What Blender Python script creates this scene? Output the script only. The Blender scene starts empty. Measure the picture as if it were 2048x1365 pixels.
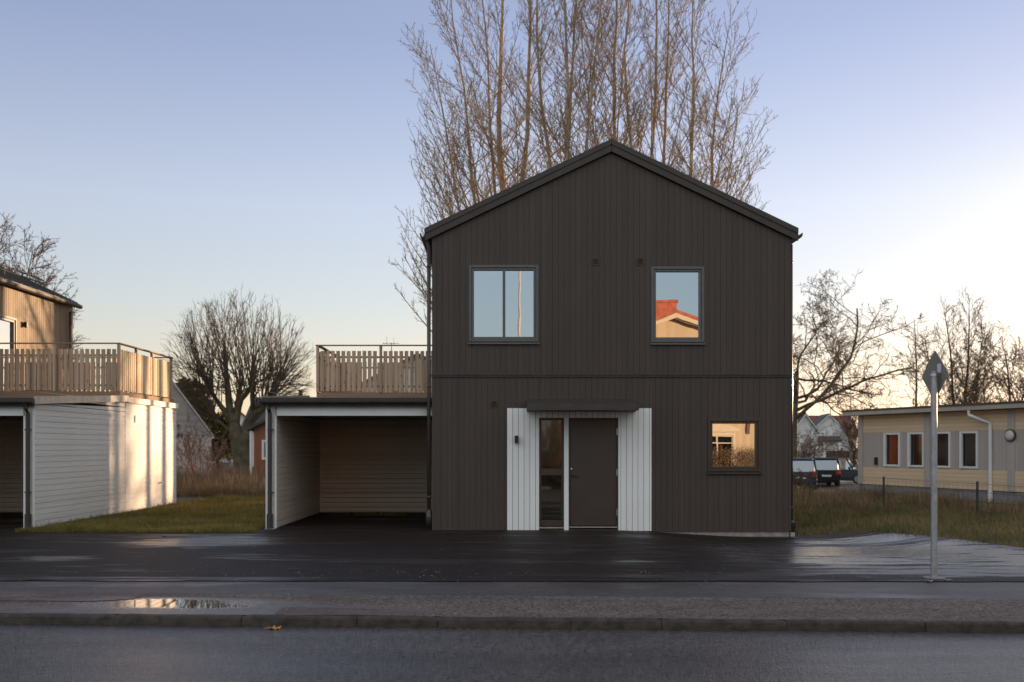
import bpy, math, random
import numpy as np
from mathutils import Vector, Matrix
PI = math.pi
rnd = random.Random(7)
NR = np.random.default_rng(11)
sc = bpy.context.scene
COL = sc.collection

# ------------------------------------------------------------------ camera
FPX, CX, CY, EYE = 1991.0, 1000.0, 895.0, 1.65      # focal length and principal point in photo pixels
cam_d = bpy.data.cameras.new('camera')
cam = bpy.data.objects.new('camera', cam_d); COL.objects.link(cam); sc.camera = cam
cam.location = (0, 0, EYE); cam.rotation_euler = (PI/2, 0, 0)
cam_d.sensor_width = 36; cam_d.lens = 36*FPX/2048
cam_d.shift_x = (1024-CX)/2048; cam_d.shift_y = (CY-682.5)/2048
cam_d.clip_start = 0.1; cam_d.clip_end = 3000
cam_d.dof.use_dof = True; cam_d.dof.focus_distance = 15.0; cam_d.dof.aperture_fstop = 1.8

# ------------------------------------------------------------------ light
SUN_AZ, SUN_EL = math.radians(43.5), math.radians(3.6)   # azimuth from +Y towards +X
SD = Vector((math.sin(SUN_AZ)*math.cos(SUN_EL), math.cos(SUN_AZ)*math.cos(SUN_EL), math.sin(SUN_EL)))
w = bpy.data.worlds.new('World'); sc.world = w; w.use_nodes = True
nt = w.node_tree; nt.nodes.clear()
wo = nt.nodes.new('ShaderNodeOutputWorld'); bg = nt.nodes.new('ShaderNodeBackground')
sky = nt.nodes.new('ShaderNodeTexSky'); sky.sky_type = 'NISHITA'; sky.sun_disc = False
sky.sun_elevation = SUN_EL; sky.sun_rotation = SUN_AZ
sky.altitude = 0; sky.air_density = 1.0; sky.dust_density = 0.6; sky.ozone_density = 1.5
hsv = nt.nodes.new('ShaderNodeHueSaturation'); hsv.inputs['Saturation'].default_value = 0.62
gam = nt.nodes.new('ShaderNodeGamma'); gam.inputs['Gamma'].default_value = 0.50
bg.inputs['Strength'].default_value = 0.15
nt.links.new(sky.outputs[0], hsv.inputs['Color']); nt.links.new(hsv.outputs[0], gam.inputs['Color'])
# low winter sky: pale and warm towards the horizon, bluer higher up, brighter opposite the dark house
tcw = nt.nodes.new('ShaderNodeTexCoord'); sx_ = nt.nodes.new('ShaderNodeSeparateXYZ'); nt.links.new(tcw.outputs['Generated'], sx_.inputs[0])
def sky_ramp(els):
    cr = nt.nodes.new('ShaderNodeValToRGB'); nt.links.new(sx_.outputs[2], cr.inputs[0])
    while len(cr.color_ramp.elements) < len(els): cr.color_ramp.elements.new(.5)
    for e_, (p_, c_) in zip(cr.color_ramp.elements, els): e_.position = p_; e_.color = (*c_, 1)
    return cr.outputs[0]
front = sky_ramp([(0.0, (1.95, 1.58, 1.22)), (.07, (1.82, 1.63, 1.48)), (.14, (1.66, 1.66, 1.76)), (.23, (1.60, 1.65, 1.96)), (.38, (1.12, 1.24, 1.74)), (.60, (1.0, 1.05, 1.3)), (1.0, (1.5, 1.5, 1.6))])
back = sky_ramp([(0.0, (1.2, 1.30, 1.45)), (.17, (1.13, 1.34, 1.58)), (.26, (2.2, 2.3, 2.5)), (.45, (3.5, 3.25, 2.95)), (.8, (3.4, 3.15, 2.9)), (1.0, (2.2, 2.1, 2.0))])
mr_ = nt.nodes.new('ShaderNodeMapRange'); nt.links.new(sx_.outputs[1], mr_.inputs[0])
for i_, v_ in zip((1, 2, 3, 4), (.25, -.30, 0, 1)): mr_.inputs[i_].default_value = v_
mx_ = nt.nodes.new('ShaderNodeMix'); mx_.data_type = 'RGBA'; nt.links.new(mr_.outputs[0], mx_.inputs[0]); nt.links.new(front, mx_.inputs[6]); nt.links.new(back, mx_.inputs[7])
vs2 = nt.nodes.new('ShaderNodeVectorMath'); vs2.operation = 'MULTIPLY'; nt.links.new(gam.outputs[0], vs2.inputs[0]); nt.links.new(mx_.outputs[2], vs2.inputs[1])
nt.links.new(vs2.outputs[0], bg.inputs['Color']); nt.links.new(bg.outputs[0], wo.inputs[0])
sl = bpy.data.lights.new('sun', 'SUN'); so = bpy.data.objects.new('sun', sl); COL.objects.link(so)
sl.energy = 4.0; sl.angle = math.radians(0.53); sl.color = (1.0, 0.66, 0.38)
so.rotation_euler = SD.to_track_quat('Z', 'Y').to_euler(); so.location = (30, 30, 20)
sc.view_settings.view_transform = 'Standard'; sc.view_settings.look = 'None'
sc.view_settings.gamma = 1; sc.view_settings.use_curve_mapping = False
sc.view_settings.exposure = 1.0
sc.render.engine = 'CYCLES'

# ------------------------------------------------------------------ materials
def new_mat(name):
    m = bpy.data.materials.new(name); m.use_nodes = True
    return m, m.node_tree, m.node_tree.nodes['Principled BSDF']
def N(nt, t, **kw):
    n = nt.nodes.new(t)
    for k, v in kw.items(): setattr(n, k, v)
    return n
def L(nt, a, b): nt.links.new(a, b)
def math_n(nt, op, a, b=None, clamp=False):
    n = N(nt, 'ShaderNodeMath', operation=op, use_clamp=clamp)
    for i, v in enumerate((a, b)):
        if v is None: continue
        if hasattr(v, 'is_linked') or isinstance(v, bpy.types.NodeSocket): L(nt, v, n.inputs[i])
        else: n.inputs[i].default_value = v
    return n.outputs[0]
def mapped(nt, scale=(1,1,1), obj=True):
    tc = N(nt, 'ShaderNodeTexCoord'); mp = N(nt, 'ShaderNodeMapping'); mp.inputs['Scale'].default_value = scale
    L(nt, tc.outputs['Object'], mp.inputs['Vector']); return mp.outputs[0]
def noise(nt, vec, scale, detail=4, rough=.55):
    n = N(nt, 'ShaderNodeTexNoise'); n.inputs['Scale'].default_value = scale
    n.inputs['Detail'].default_value = detail; n.inputs['Roughness'].default_value = rough
    L(nt, vec, n.inputs['Vector']); return n.outputs['Fac']
def ramp(nt, fac, a, b, p0=.35, p1=.65):
    r = N(nt, 'ShaderNodeValToRGB'); r.color_ramp.elements[0].color = (*a, 1); r.color_ramp.elements[1].color = (*b, 1)
    r.color_ramp.elements[0].position = p0; r.color_ramp.elements[1].position = p1
    L(nt, fac, r.inputs[0]); return r.outputs[0]
def maprange(nt, v, a, b, c, d):
    n = N(nt, 'ShaderNodeMapRange'); L(nt, v, n.inputs[0])
    for i, x in zip((1, 2, 3, 4), (a, b, c, d)): n.inputs[i].default_value = x
    return n.outputs[0]
def mixc(nt, fac, a, b, blend='MIX'):
    n = N(nt, 'ShaderNodeMix', data_type='RGBA', blend_type=blend)
    for i, v in ((0, fac), (6, a), (7, b)):
        if isinstance(v, bpy.types.NodeSocket): L(nt, v, n.inputs[i])
        elif i == 0: n.inputs[i].default_value = v
        else: n.inputs[i].default_value = (*v, 1) if len(v) == 3 else v
    return n.outputs[2]
def bump(nt, p, h, strength=.3, dist=.01):
    b = N(nt, 'ShaderNodeBump'); b.inputs['Strength'].default_value = strength; b.inputs['Distance'].default_value = dist
    L(nt, h, b.inputs['Height']); L(nt, b.outputs[0], p.inputs['Normal'])

def plain(name, col, rough=.6, metal=0, var=.12, scale=6, bstr=.0, spec=.5):
    m, nt, p = new_mat(name)
    v = mapped(nt); f = noise(nt, v, scale, 5)
    a = tuple(c*(1-var) for c in col); b = tuple(min(1, c*(1+var)) for c in col)
    L(nt, ramp(nt, f, a, b), p.inputs['Base Color'])
    p.inputs['Roughness'].default_value = rough; p.inputs['Metallic'].default_value = metal
    p.inputs['Specular IOR Level'].default_value = spec
    if bstr: bump(nt, p, noise(nt, v, scale*6, 5), bstr)
    return m
def boards_mat(name, col, axis, pitch, grain='z', var=.16, rough=.62, bvar=.18, knots=0.0, dark=(.5,.45,.4), spec=.35, off=0.0, dirt=None):
    """painted or bare boards; one random tone per board (along axis), grain stretched along `grain`"""
    m, nt, p = new_mat(name)
    tc = N(nt, 'ShaderNodeTexCoord'); sp = N(nt, 'ShaderNodeSeparateXYZ'); L(nt, tc.outputs['Object'], sp.inputs[0])
    a = math_n(nt, 'FLOOR', math_n(nt, 'DIVIDE', math_n(nt, 'ADD', sp.outputs['xyz'.index(axis)], off), pitch))
    wn = N(nt, 'ShaderNodeTexWhiteNoise', noise_dimensions='1D'); L(nt, a, wn.inputs['W'])
    sc_ = [22, 22, 22]; sc_['xyz'.index(grain)] = 1.1
    mp = N(nt, 'ShaderNodeMapping'); mp.inputs['Scale'].default_value = sc_; L(nt, tc.outputs['Object'], mp.inputs['Vector'])
    cb = N(nt, 'ShaderNodeCombineXYZ'); L(nt, math_n(nt, 'MULTIPLY', wn.outputs[0], 37.0), cb.inputs['xyz'.index(grain)])
    L(nt, cb.outputs[0], mp.inputs['Location'])
    g = noise(nt, mp.outputs[0], 1.6, 6, .6)
    big = noise(nt, tc.outputs['Object'], .55, 3)
    val = math_n(nt, 'ADD', math_n(nt, 'MULTIPLY', math_n(nt, 'SUBTRACT', wn.outputs[0], .5), bvar*2), 1.0)
    val = math_n(nt, 'ADD', val, math_n(nt, 'MULTIPLY', math_n(nt, 'SUBTRACT', g, .5), var*2.4))
    val = math_n(nt, 'ADD', val, math_n(nt, 'MULTIPLY', math_n(nt, 'SUBTRACT', big, .5), .25))
    cc = N(nt, 'ShaderNodeCombineXYZ')
    for i in range(3): L(nt, math_n(nt, 'MULTIPLY', val, col[i]), cc.inputs[i])
    out = cc.outputs[0]
    if knots:
        ks = [9, 9, 9]; ks['xyz'.index(grain)] = 3.2
        m2 = N(nt, 'ShaderNodeMapping'); m2.inputs['Scale'].default_value = ks; L(nt, tc.outputs['Object'], m2.inputs['Vector'])
        vo = N(nt, 'ShaderNodeTexVoronoi'); vo.inputs['Scale'].default_value = 1.0; L(nt, m2.outputs[0], vo.inputs['Vector'])
        k = maprange(nt, vo.outputs['Distance'], .08, .20, knots, 0)
        out = mixc(nt, k, out, dark)
    L(nt, out, p.inputs['Base Color'])
    p.inputs['Roughness'].default_value = rough; p.inputs['Specular IOR Level'].default_value = spec
    bump(nt, p, g, .25, .004)
    return m
def pane_mat(name, tint, rough=.004, wave=.02, metal=1.0):
    m, nt, p = new_mat(name)
    p.inputs['Base Color'].default_value = (*tint, 1); p.inputs['Metallic'].default_value = metal
    p.inputs['Roughness'].default_value = rough
    v = mapped(nt); bump(nt, p, noise(nt, v, 2.2, 1), wave, .02)
    return m
def asphalt(name, lo, hi, dry, wet, spots=(), wscale=.35, grain=130, speck=.35, bias=.5, bst=.5, stretch=(.55, 1.3, 1), spk=2.4, s0=.12, s1=.8, bmin=.0):
    m, nt, p = new_mat(name)
    tc = N(nt, 'ShaderNodeTexCoord'); P0 = tc.outputs['Object']
    g = noise(nt, P0, grain*.62, 2, .8); g2 = noise(nt, P0, 22, 3, .8)
    mp = N(nt, 'ShaderNodeMapping'); mp.inputs['Scale'].default_value = stretch; L(nt, P0, mp.inputs['Vector'])
    b = noise(nt, mp.outputs[0], wscale, 6, .6); b2 = noise(nt, mp.outputs[0], wscale*4.2, 5, .6)
    base = ramp(nt, b2, lo, hi, .3, .7)
    sp_ = maprange(nt, math_n(nt, 'ADD', math_n(nt, 'MULTIPLY', g, .55), math_n(nt, 'MULTIPLY', g2, .45)), .40, .62, 1-speck*1.3, 1+speck*2.2)
    base = mixc(nt, 1.0, base, N(nt, 'ShaderNodeCombineXYZ').outputs[0], 'MULTIPLY') if False else base
    vm = N(nt, 'ShaderNodeVectorMath', operation='SCALE'); L(nt, base, vm.inputs[0]); L(nt, sp_, vm.inputs['Scale'])
    mix = math_n(nt, 'ADD', math_n(nt, 'MULTIPLY', b, .7), math_n(nt, 'MULTIPLY', b2, .3))
    wetness = maprange(nt, mix, bias-.05, bias+.07, 0, .75)
    se = N(nt, 'ShaderNodeSeparateXYZ'); L(nt, P0, se.inputs[0])
    flat = None
    for (x, y, rx, ry, k) in spots:
        dx = math_n(nt, 'DIVIDE', math_n(nt, 'SUBTRACT', se.outputs[0], x), rx)
        dy = math_n(nt, 'DIVIDE', math_n(nt, 'SUBTRACT', se.outputs[1], y), ry)
        d = math_n(nt, 'ADD', math_n(nt, 'MULTIPLY', dx, dx), math_n(nt, 'MULTIPLY', dy, dy))
        d = math_n(nt, 'ADD', d, math_n(nt, 'MULTIPLY', math_n(nt, 'SUBTRACT', b2, .5), spk))
        d = math_n(nt, 'ADD', d, math_n(nt, 'MULTIPLY', math_n(nt, 'SUBTRACT', g2, .5), 1.1))
        s = maprange(nt, d, .35, 1.3, k, 0)
        wetness = math_n(nt, 'MAXIMUM', wetness, s)
    rr = maprange(nt, wetness, 0, 1, dry, wet)
    rr = math_n(nt, 'ADD', rr, math_n(nt, 'MULTIPLY', math_n(nt, 'MULTIPLY', math_n(nt, 'SUBTRACT', g2, .5), math_n(nt, 'SUBTRACT', 1.0, wetness)), .25))
    L(nt, maprange(nt, wetness, .0, 1, 0, 1), p.inputs['Coat Weight']) if False else None
    L(nt, rr, p.inputs['Roughness'])
    dk = maprange(nt, wetness, 0, 1, 1, .62)
    vm2 = N(nt, 'ShaderNodeVectorMath', operation='SCALE'); L(nt, vm.outputs[0], vm2.inputs[0]); L(nt, dk, vm2.inputs['Scale'])
    L(nt, vm2.outputs[0], p.inputs['Base Color'])
    bb = N(nt, 'ShaderNodeBump'); bb.inputs['Distance'].default_value = .02
    L(nt, maprange(nt, wetness, .1, .95, bst, bmin), bb.inputs['Strength'])
    L(nt, math_n(nt, 'ADD', g, math_n(nt, 'MULTIPLY', g2, .6)), bb.inputs['Height']); L(nt, bb.outputs[0], p.inputs['Normal'])
    L(nt, maprange(nt, wetness, 0, 1, s0, s1), p.inputs['Specular IOR Level'])
    return m
def leaf_mat(name, a, b, scale=.6, trans=.0, fine=9):
    m, nt, p = new_mat(name)
    v = mapped(nt); f = math_n(nt, 'ADD', math_n(nt, 'MULTIPLY', noise(nt, v, scale, 4), .6), math_n(nt, 'MULTIPLY', noise(nt, v, fine, 2), .4))
    L(nt, ramp(nt, f, a, b, .38, .62), p.inputs['Base Color']); p.inputs['Roughness'].default_value = .75
    p.inputs['Specular IOR Level'].default_value = .25
    if trans:
        ms = N(nt, 'ShaderNodeMixShader'); tr = N(nt, 'ShaderNodeBsdfTranslucent'); ms.inputs[0].default_value = trans
        L(nt, ramp(nt, f, a, b, .38, .62), tr.inputs['Color'])
        out = nt.nodes['Material Output']; L(nt, p.outputs[0], ms.inputs[1]); L(nt, tr.outputs[0], ms.inputs[2]); L(nt, ms.outputs[0], out.inputs[0])
    return m

M = {}
BP = 0.114     # pitch of the upright facade boards
M['dark_boards'] = boards_mat('dark_boards', (.068, .051, .045), 'x', BP, 'z', var=.20, bvar=.09, rough=.6)
M['white_boards'] = boards_mat('white_boards', (.84, .83, .83), 'x', BP, 'z', var=.04, bvar=.04, rough=.5)
M['white_siding'] = boards_mat('white_siding', (.74, .72, .70), 'z', .118, 'y', var=.05, bvar=.05, rough=.5)
M['white_siding_x'] = boards_mat('white_siding_front', (.62, .58, .54), 'z', .118, 'x', var=.06, bvar=.06, rough=.55)
M['inner_siding'] = boards_mat('inner_siding', (.66, .54, .44), 'z', .118, 'y', var=.06, bvar=.06, rough=.6)
M['inner_siding_x'] = boards_mat('inner_back_siding', (.72, .54, .41), 'z', .118, 'x', var=.06, bvar=.06, rough=.6)
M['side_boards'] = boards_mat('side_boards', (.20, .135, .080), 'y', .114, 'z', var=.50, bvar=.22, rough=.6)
M['dark_metal'] = plain('dark_metal', (.048, .038, .034), .6, 0, .15, 4)
M['pipe'] = plain('painted_pipe', (.060, .046, .040), .30, 0, .1, 4)
M['metal_roof'] = plain('metal_roof', (.050, .044, .043), .55, .0, .2, 2)
M['frame_grey'] = plain('frame_grey', (.10, .10, .105), .38, 0, .08, 5)
M['frame_brown'] = plain('frame_brown', (.050, .034, .026), .38, 0, .08, 5)
M['door_brown'] = plain('door_brown', (.048, .034, .029), .42, 0, .08, 2)
M['trim_white'] = plain('trim_white', (.78, .78, .78), .5, 0, .04, 3)
M['plinth'] = plain('plinth', (.34, .31, .29), .85, 0, .2, 7, .3)
M['roof_felt'] = plain('roof_felt', (.30, .31, .33), .55, 0, .2, 3, .1)
M['flashing'] = plain('flashing', (.40, .38, .36), .35, .4, .15, 6)
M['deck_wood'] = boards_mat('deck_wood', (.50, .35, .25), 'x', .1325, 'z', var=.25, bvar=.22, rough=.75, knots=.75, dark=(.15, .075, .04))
M['deck_wood_lit_y'] = boards_mat('deck_wood_side_sunlit', (.72, .56, .38), 'y', .1325, 'z', var=.25, bvar=.22, rough=.75, knots=.75, dark=(.15, .075, .04))  # same timber as the front pickets, sunlight put in as a paler colour
M['rail_wood'] = boards_mat('rail_wood', (.30, .19, .115), 'z', .2, 'x', var=.25, bvar=.1, rough=.75, knots=.4, dark=(.12, .06, .03))
M['pane'] = pane_mat('pane', (.64, .64, .65), wave=.022)
M['pane_dim'] = pane_mat('pane_dim', (.13, .125, .12), rough=.03, wave=.03)
M['pane_soft'] = pane_mat('pane_soft', (.13, .13, .13), rough=.06, wave=.05)
M['pane_far'] = pane_mat('pane_far', (.26, .26, .27), rough=.05, wave=.06)
M['steel'] = plain('steel', (.55, .55, .56), .32, .9, .12, 8)
M['galv'] = plain('galv', (.36, .37, .39), .48, .55, .15, 12)
M['sign_back'] = plain('sign_back', (.22, .20, .18), .7, .0, .06, 6)
M['sticker'] = plain('sticker', (.62, .63, .72), .5, 0, .05, 6)
M['yellow_front'] = plain('yellow_front', (.8, .5, .04), .4, 0, .03, 4)
M['black'] = plain('black_plastic', (.012, .012, .013), .45, 0, .1, 6)
M['rubber'] = plain('rubber', (.015, .015, .016), .8, 0, .1, 9)
M['yellow_boards'] = boards_mat('yellow_boards', (.72, .55, .37), 'z', .13, 'y', var=.05, bvar=.05, rough=.6)
M['grey_boards'] = boards_mat('grey_boards', (.45, .41, .385), 'y', .14, 'z', var=.06, bvar=.05, rough=.65)
M['concrete'] = plain('concrete', (.24, .235, .235), .85, 0, .15, 3, .3)
M['fascia'] = plain('fascia', (.42, .38, .33), .6, 0, .1, 3)
M['brown_trim'] = plain('brown_trim', (.09, .06, .045), .6, 0, .15, 3)
M['lens'] = plain('lens', (.62, .60, .60), .25, 0, .03, 2)
M['bark_pop'] = plain('poplar_bark', (.34, .26, .185), .85, 0, .35, 3.5, .5)
M['twig_pop'] = plain('poplar_twig', (.34, .24, .15), .8, 0, .3, .6)
M['bark_moss'] = plain('mossy_bark', (.095, .078, .046), .9, 0, .45, 2.2, .5)
M['twig_dark'] = plain('dark_twig', (.14, .095, .065), .85, 0, .3, .8)
M['twig_mid'] = plain('mid_twig', (.135, .098, .066), .85, 0, .3, .8)
M['twig_red'] = plain('red_twig', (.20, .12, .09), .85, 0, .3, .8)
M['needles'] = leaf_mat('needles', (.055, .062, .022), (.16, .125, .04), .8)
M['hedge_leaf'] = leaf_mat('hedge_leaf', (.12, .085, .05), (.34, .23, .12), .9)
M['grass'] = leaf_mat('grass_blades', (.115, .112, .026), (.34, .25, .07), .8, .25)
M['dry_grass'] = leaf_mat('dry_grass_blades', (.14, .09, .055), (.36, .25, .14), .5, .2)
M['verge_grass'] = leaf_mat('verge_grass_blades', (.105, .105, .038), (.27, .20, .095), .7, .2)
M['soil'] = leaf_mat('lawn_soil', (.055, .058, .020), (.12, .095, .045), .5)
M['leaf'] = plain('autumn_leaf', (.50, .22, .05), .6, 0, .3, 30)
M['kerb'] = plain('kerb_stone', (.040, .031, .025), .7, 0, .45, 9, .6)
M['cream'] = boards_mat('cream_boards', (.47, .38, .26), 'x', .2, 'z', var=.08, bvar=.08, rough=.6)
M['cream_trim'] = plain('cream_trim', (.55, .47, .35), .5, 0, .05, 3)
M['red_tile'] = plain('red_tile', (.33, .085, .045), .7, 0, .25, 4, .2)
M['red_roof'] = plain('old_red_roof', (.17, .065, .045), .8, 0, .25, 1.5, .2)
M['dark_roof'] = plain('dark_roof', (.055, .048, .045), .7, 0, .25, 1.5)
M['white_house'] = plain('white_wall', (.62, .60, .60), .65, 0, .1, 1.2)
M['grey_boards_far'] = boards_mat('weathered_grey_boards', (.33, .30, .29), 'z', .16, 'x', var=.2, bvar=.12, rough=.8)
M['pink_wall'] = boards_mat('pale_pink_boards', (.52, .41, .37), 'x', .34, 'z', var=.08, bvar=.06, rough=.75)
M['brick_red'] = boards_mat('red_ochre_boards', (.27, .105, .062), 'x', .2, 'z', var=.12, bvar=.1, rough=.8)
M['fence_brown'] = plain('fence_brown', (.075, .038, .025), .8, 0, .2, 2)
M['grit'] = plain('grit', (.30, .26, .23), .9, 0, .5, 3)
M['wire'] = plain('wire', (.07, .075, .07), .6, .3, .1, 5)
M['post_green'] = plain('post_green', (.045, .052, .045), .7, 0, .2, 6)
M['car_blue'] = plain('car_paint_blue', (.035, .045, .07), .55, 0, .04, 2, spec=.12)
M['car_black'] = plain('car_paint_black', (.014, .014, .016), .5, 0, .04, 2, spec=.15)
M['car_grey'] = plain('car_paint_grey', (.05, .055, .062), .5, 0, .04, 2, spec=.15)
M['tail_red'] = plain('tail_red', (.42, .02, .015), .25, 0, .1, 5)
M['plate'] = plain('plate', (.6, .6, .6), .5, 0, .05, 5)
M['water'] = plain('water', (.02, .02, .02), .03, 0, .1, 2, spec=1.0)
M['driveway'] = asphalt('driveway_asphalt', (.017, .0125, .0115), (.030, .022, .020),   .60, .20,
    spots=[(-4.9, 17.3, 1.3, 1.0, .8), (-6.6, 14.6, .7, .35, .85), (6.2, 15.9, 2.6, 1.5, 1.0), (7.0, 18.2, 1.6, .8, .9), (4.9, 14.4, 1.5, .7, .9), (8.3, 14.3, 2.6, 1.0, 1.0), (7.0, 13.2, 3.2, .7, .6)], bias=.58, grain=95, bst=.35, spk=5.5, s1=1.0, stretch=(.45, 2.2, 1), wscale=.5)
M['strip'] = asphalt('strip_asphalt', (.055, .046, .046), (.085, .072, .072), .52, .24, wscale=.5, bias=.52, grain=110, bst=.5, bmin=.3, s0=.4)
M['patch'] = asphalt('patch_asphalt', (.092, .070, .066), (.135, .105, .098), .6, .25, wscale=.6, bias=.55, grain=100, speck=.45, bst=.5)
M['sidewalk'] = asphalt('sidewalk_asphalt', (.100, .080, .074), (.155, .125, .116), .72, .015,
    spots=[(-3.40, 10.42, 1.35, .42, 1.0), (-3.1, 10.0, 2.6, .45, .55)], wscale=.4, grain=85, speck=.55, bias=.72, bst=.8)
M['road'] = asphalt('road_asphalt', (.036, .029, .028), (.066, .054, .052), .36, .26, wscale=.3, grain=70, speck=.9, bias=.50, bst=.75, bmin=.4, stretch=(.25, 1.6, 1), s0=1.0, s1=1.0)
M['parking'] = asphalt('parking_asphalt', (.05, .047, .048), (.075, .07, .07), .5, .2, bias=.5, grain=40)

# ------------------------------------------------------------------ object helpers
ORG = {}
def tag(o, label=None, cat=None, group=None, kind=None):
    if label: o['label'] = label
    if cat: o['category'] = cat
    if group: o['group'] = group
    if kind: o['kind'] = kind
    return o
def thing(name, label, cat, loc=(0, 0, 0), rz=0, group=None, local=False):
    o = bpy.data.objects.new(name, None); COL.objects.link(o); o.empty_display_size = .3
    o.location = loc; o.rotation_euler = (0, 0, rz); tag(o, label, cat, group)
    ORG[o.name] = Vector((0, 0, 0)) if local else Vector(loc)
    return o
class MB:
    def __init__(s): s.v = []; s.f = []
    def add(s, vs, fs):
        n = len(s.v); s.v += [tuple(v) for v in vs]; s.f += [tuple(i+n for i in f) for f in fs]; return s
    def box(s, x0, x1, y0, y1, z0, z1):
        if x0 > x1: x0, x1 = x1, x0
        if y0 > y1: y0, y1 = y1, y0
        if z0 > z1: z0, z1 = z1, z0
        return s.add([(x0,y0,z0),(x1,y0,z0),(x1,y1,z0),(x0,y1,z0),(x0,y0,z1),(x1,y0,z1),(x1,y1,z1),(x0,y1,z1)],
              [(3,2,1,0),(4,5,6,7),(0,1,5,4),(1,2,6,5),(2,3,7,6),(3,0,4,7)])
    def hexa(s, p):   # 8 points, bottom ccw then top ccw
        return s.add(p, [(3,2,1,0),(4,5,6,7),(0,1,5,4),(1,2,6,5),(2,3,7,6),(3,0,4,7)])
    def prism_y(s, poly, y0, y1):   # poly in (x,z), ccw seen from -Y
        n = len(poly); vs = [(x, y0, z) for x, z in poly]+[(x, y1, z) for x, z in poly]
        fs = [tuple(range(n)), tuple(range(2*n-1, n-1, -1))]
        fs += [(i, i+n, (i+1) % n+n, (i+1) % n) for i in range(n)]
        return s.add(vs, fs)
    def prism_x(s, poly, x0, x1):   # poly in (y,z)
        n = len(poly); vs = [(x0, y, z) for y, z in poly]+[(x1, y, z) for y, z in poly]
        fs = [tuple(range(n-1, -1, -1)), tuple(range(n, 2*n))]
        fs += [(i, (i+1) % n, (i+1) % n+n, i+n) for i in range(n)]
        return s.add(vs, fs)
    def tube(s, pts, r, sides=8, cap=True):
        pts = [Vector(p) for p in pts]; n0 = len(s.v); n = len(pts)
        rr = r if isinstance(r, (list, tuple)) else [r]*n
        for i, p in enumerate(pts):
            t = (pts[min(i+1, n-1)]-pts[max(i-1, 0)]).normalized()
            a = Vector((0, 0, 1)) if abs(t.z) < .9 else Vector((1, 0, 0))
            u = t.cross(a).normalized(); q = t.cross(u)
            for k in range(sides):
                an = 2*PI*k/sides; s.v.append(tuple(p+(u*math.cos(an)+q*math.sin(an))*rr[i]))
        for i in range(n-1):
            for k in range(sides):
                k2 = (k+1) % sides; s.f.append((n0+i*sides+k, n0+i*sides+k2, n0+(i+1)*sides+k2, n0+(i+1)*sides+k))
        if cap:
            s.f.append(tuple(n0+k for k in range(sides-1, -1, -1))); s.f.append(tuple(n0+(n-1)*sides+k for k in range(sides)))
        return s
    def build(s, name, mat, parent=None, X=None, bevel=0, smooth=False, root=None):
        vs = [Vector(v) for v in s.v]; fs = s.f
        if X is not None:
            if callable(X): vs = [X(v) for v in vs]; flip = True
            else: vs = [X @ v for v in vs]; flip = X.to_3x3().determinant() < 0
            if flip: fs = [tuple(reversed(f)) for f in fs]
        pr = root or parent
        off = ORG.get(pr.name, Vector((0, 0, 0))) if pr else Vector((0, 0, 0))
        if pr and pr.name not in ORG:
            q = pr
            while q.parent: q = q.parent
            off = ORG.get(q.name, Vector((0, 0, 0)))
        me = bpy.data.meshes.new(name); me.from_pydata([tuple(v-off) for v in vs], [], fs); me.update()
        o = bpy.data.objects.new(name, me); COL.objects.link(o); me.materials.append(mat)
        if smooth:
            for p in me.polygons: p.use_smooth = True
        if parent: o.parent = parent
        if bevel:
            b = o.modifiers.new('bevel', 'BEVEL'); b.width = bevel; b.segments = 2; b.limit_method = 'ANGLE'
        return o
def at(px, py, Y): return Vector(((px-CX)*Y/FPX, Y, EYE+(CY-py)*Y/FPX))
def FX(px, Y=19.6): return (px-CX)*Y/FPX
def FZ(py, Y=19.6): return EYE+(CY-py)*Y/FPX
def S(t): t = min(1, max(0, t)); return t*t*(3-2*t)
def gh(x, y):
    dip = -.13*S((x-2)/3)*(1-S((x-6.1)/1.8))*S((y-14.0)/5)*(1-S((y-22)/3))
    rise = .06*S((x-6.3)/2)*S((y-12.5)/6)*(1-S((y-19.5)/3))
    return dip+rise-.13*S((x-5)/3)*S((y-20.5)/6)-.47*S((x-5)/3)*S((y-36)/16)
def yk(x): return 9.485-.048*x       # kerb line

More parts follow.
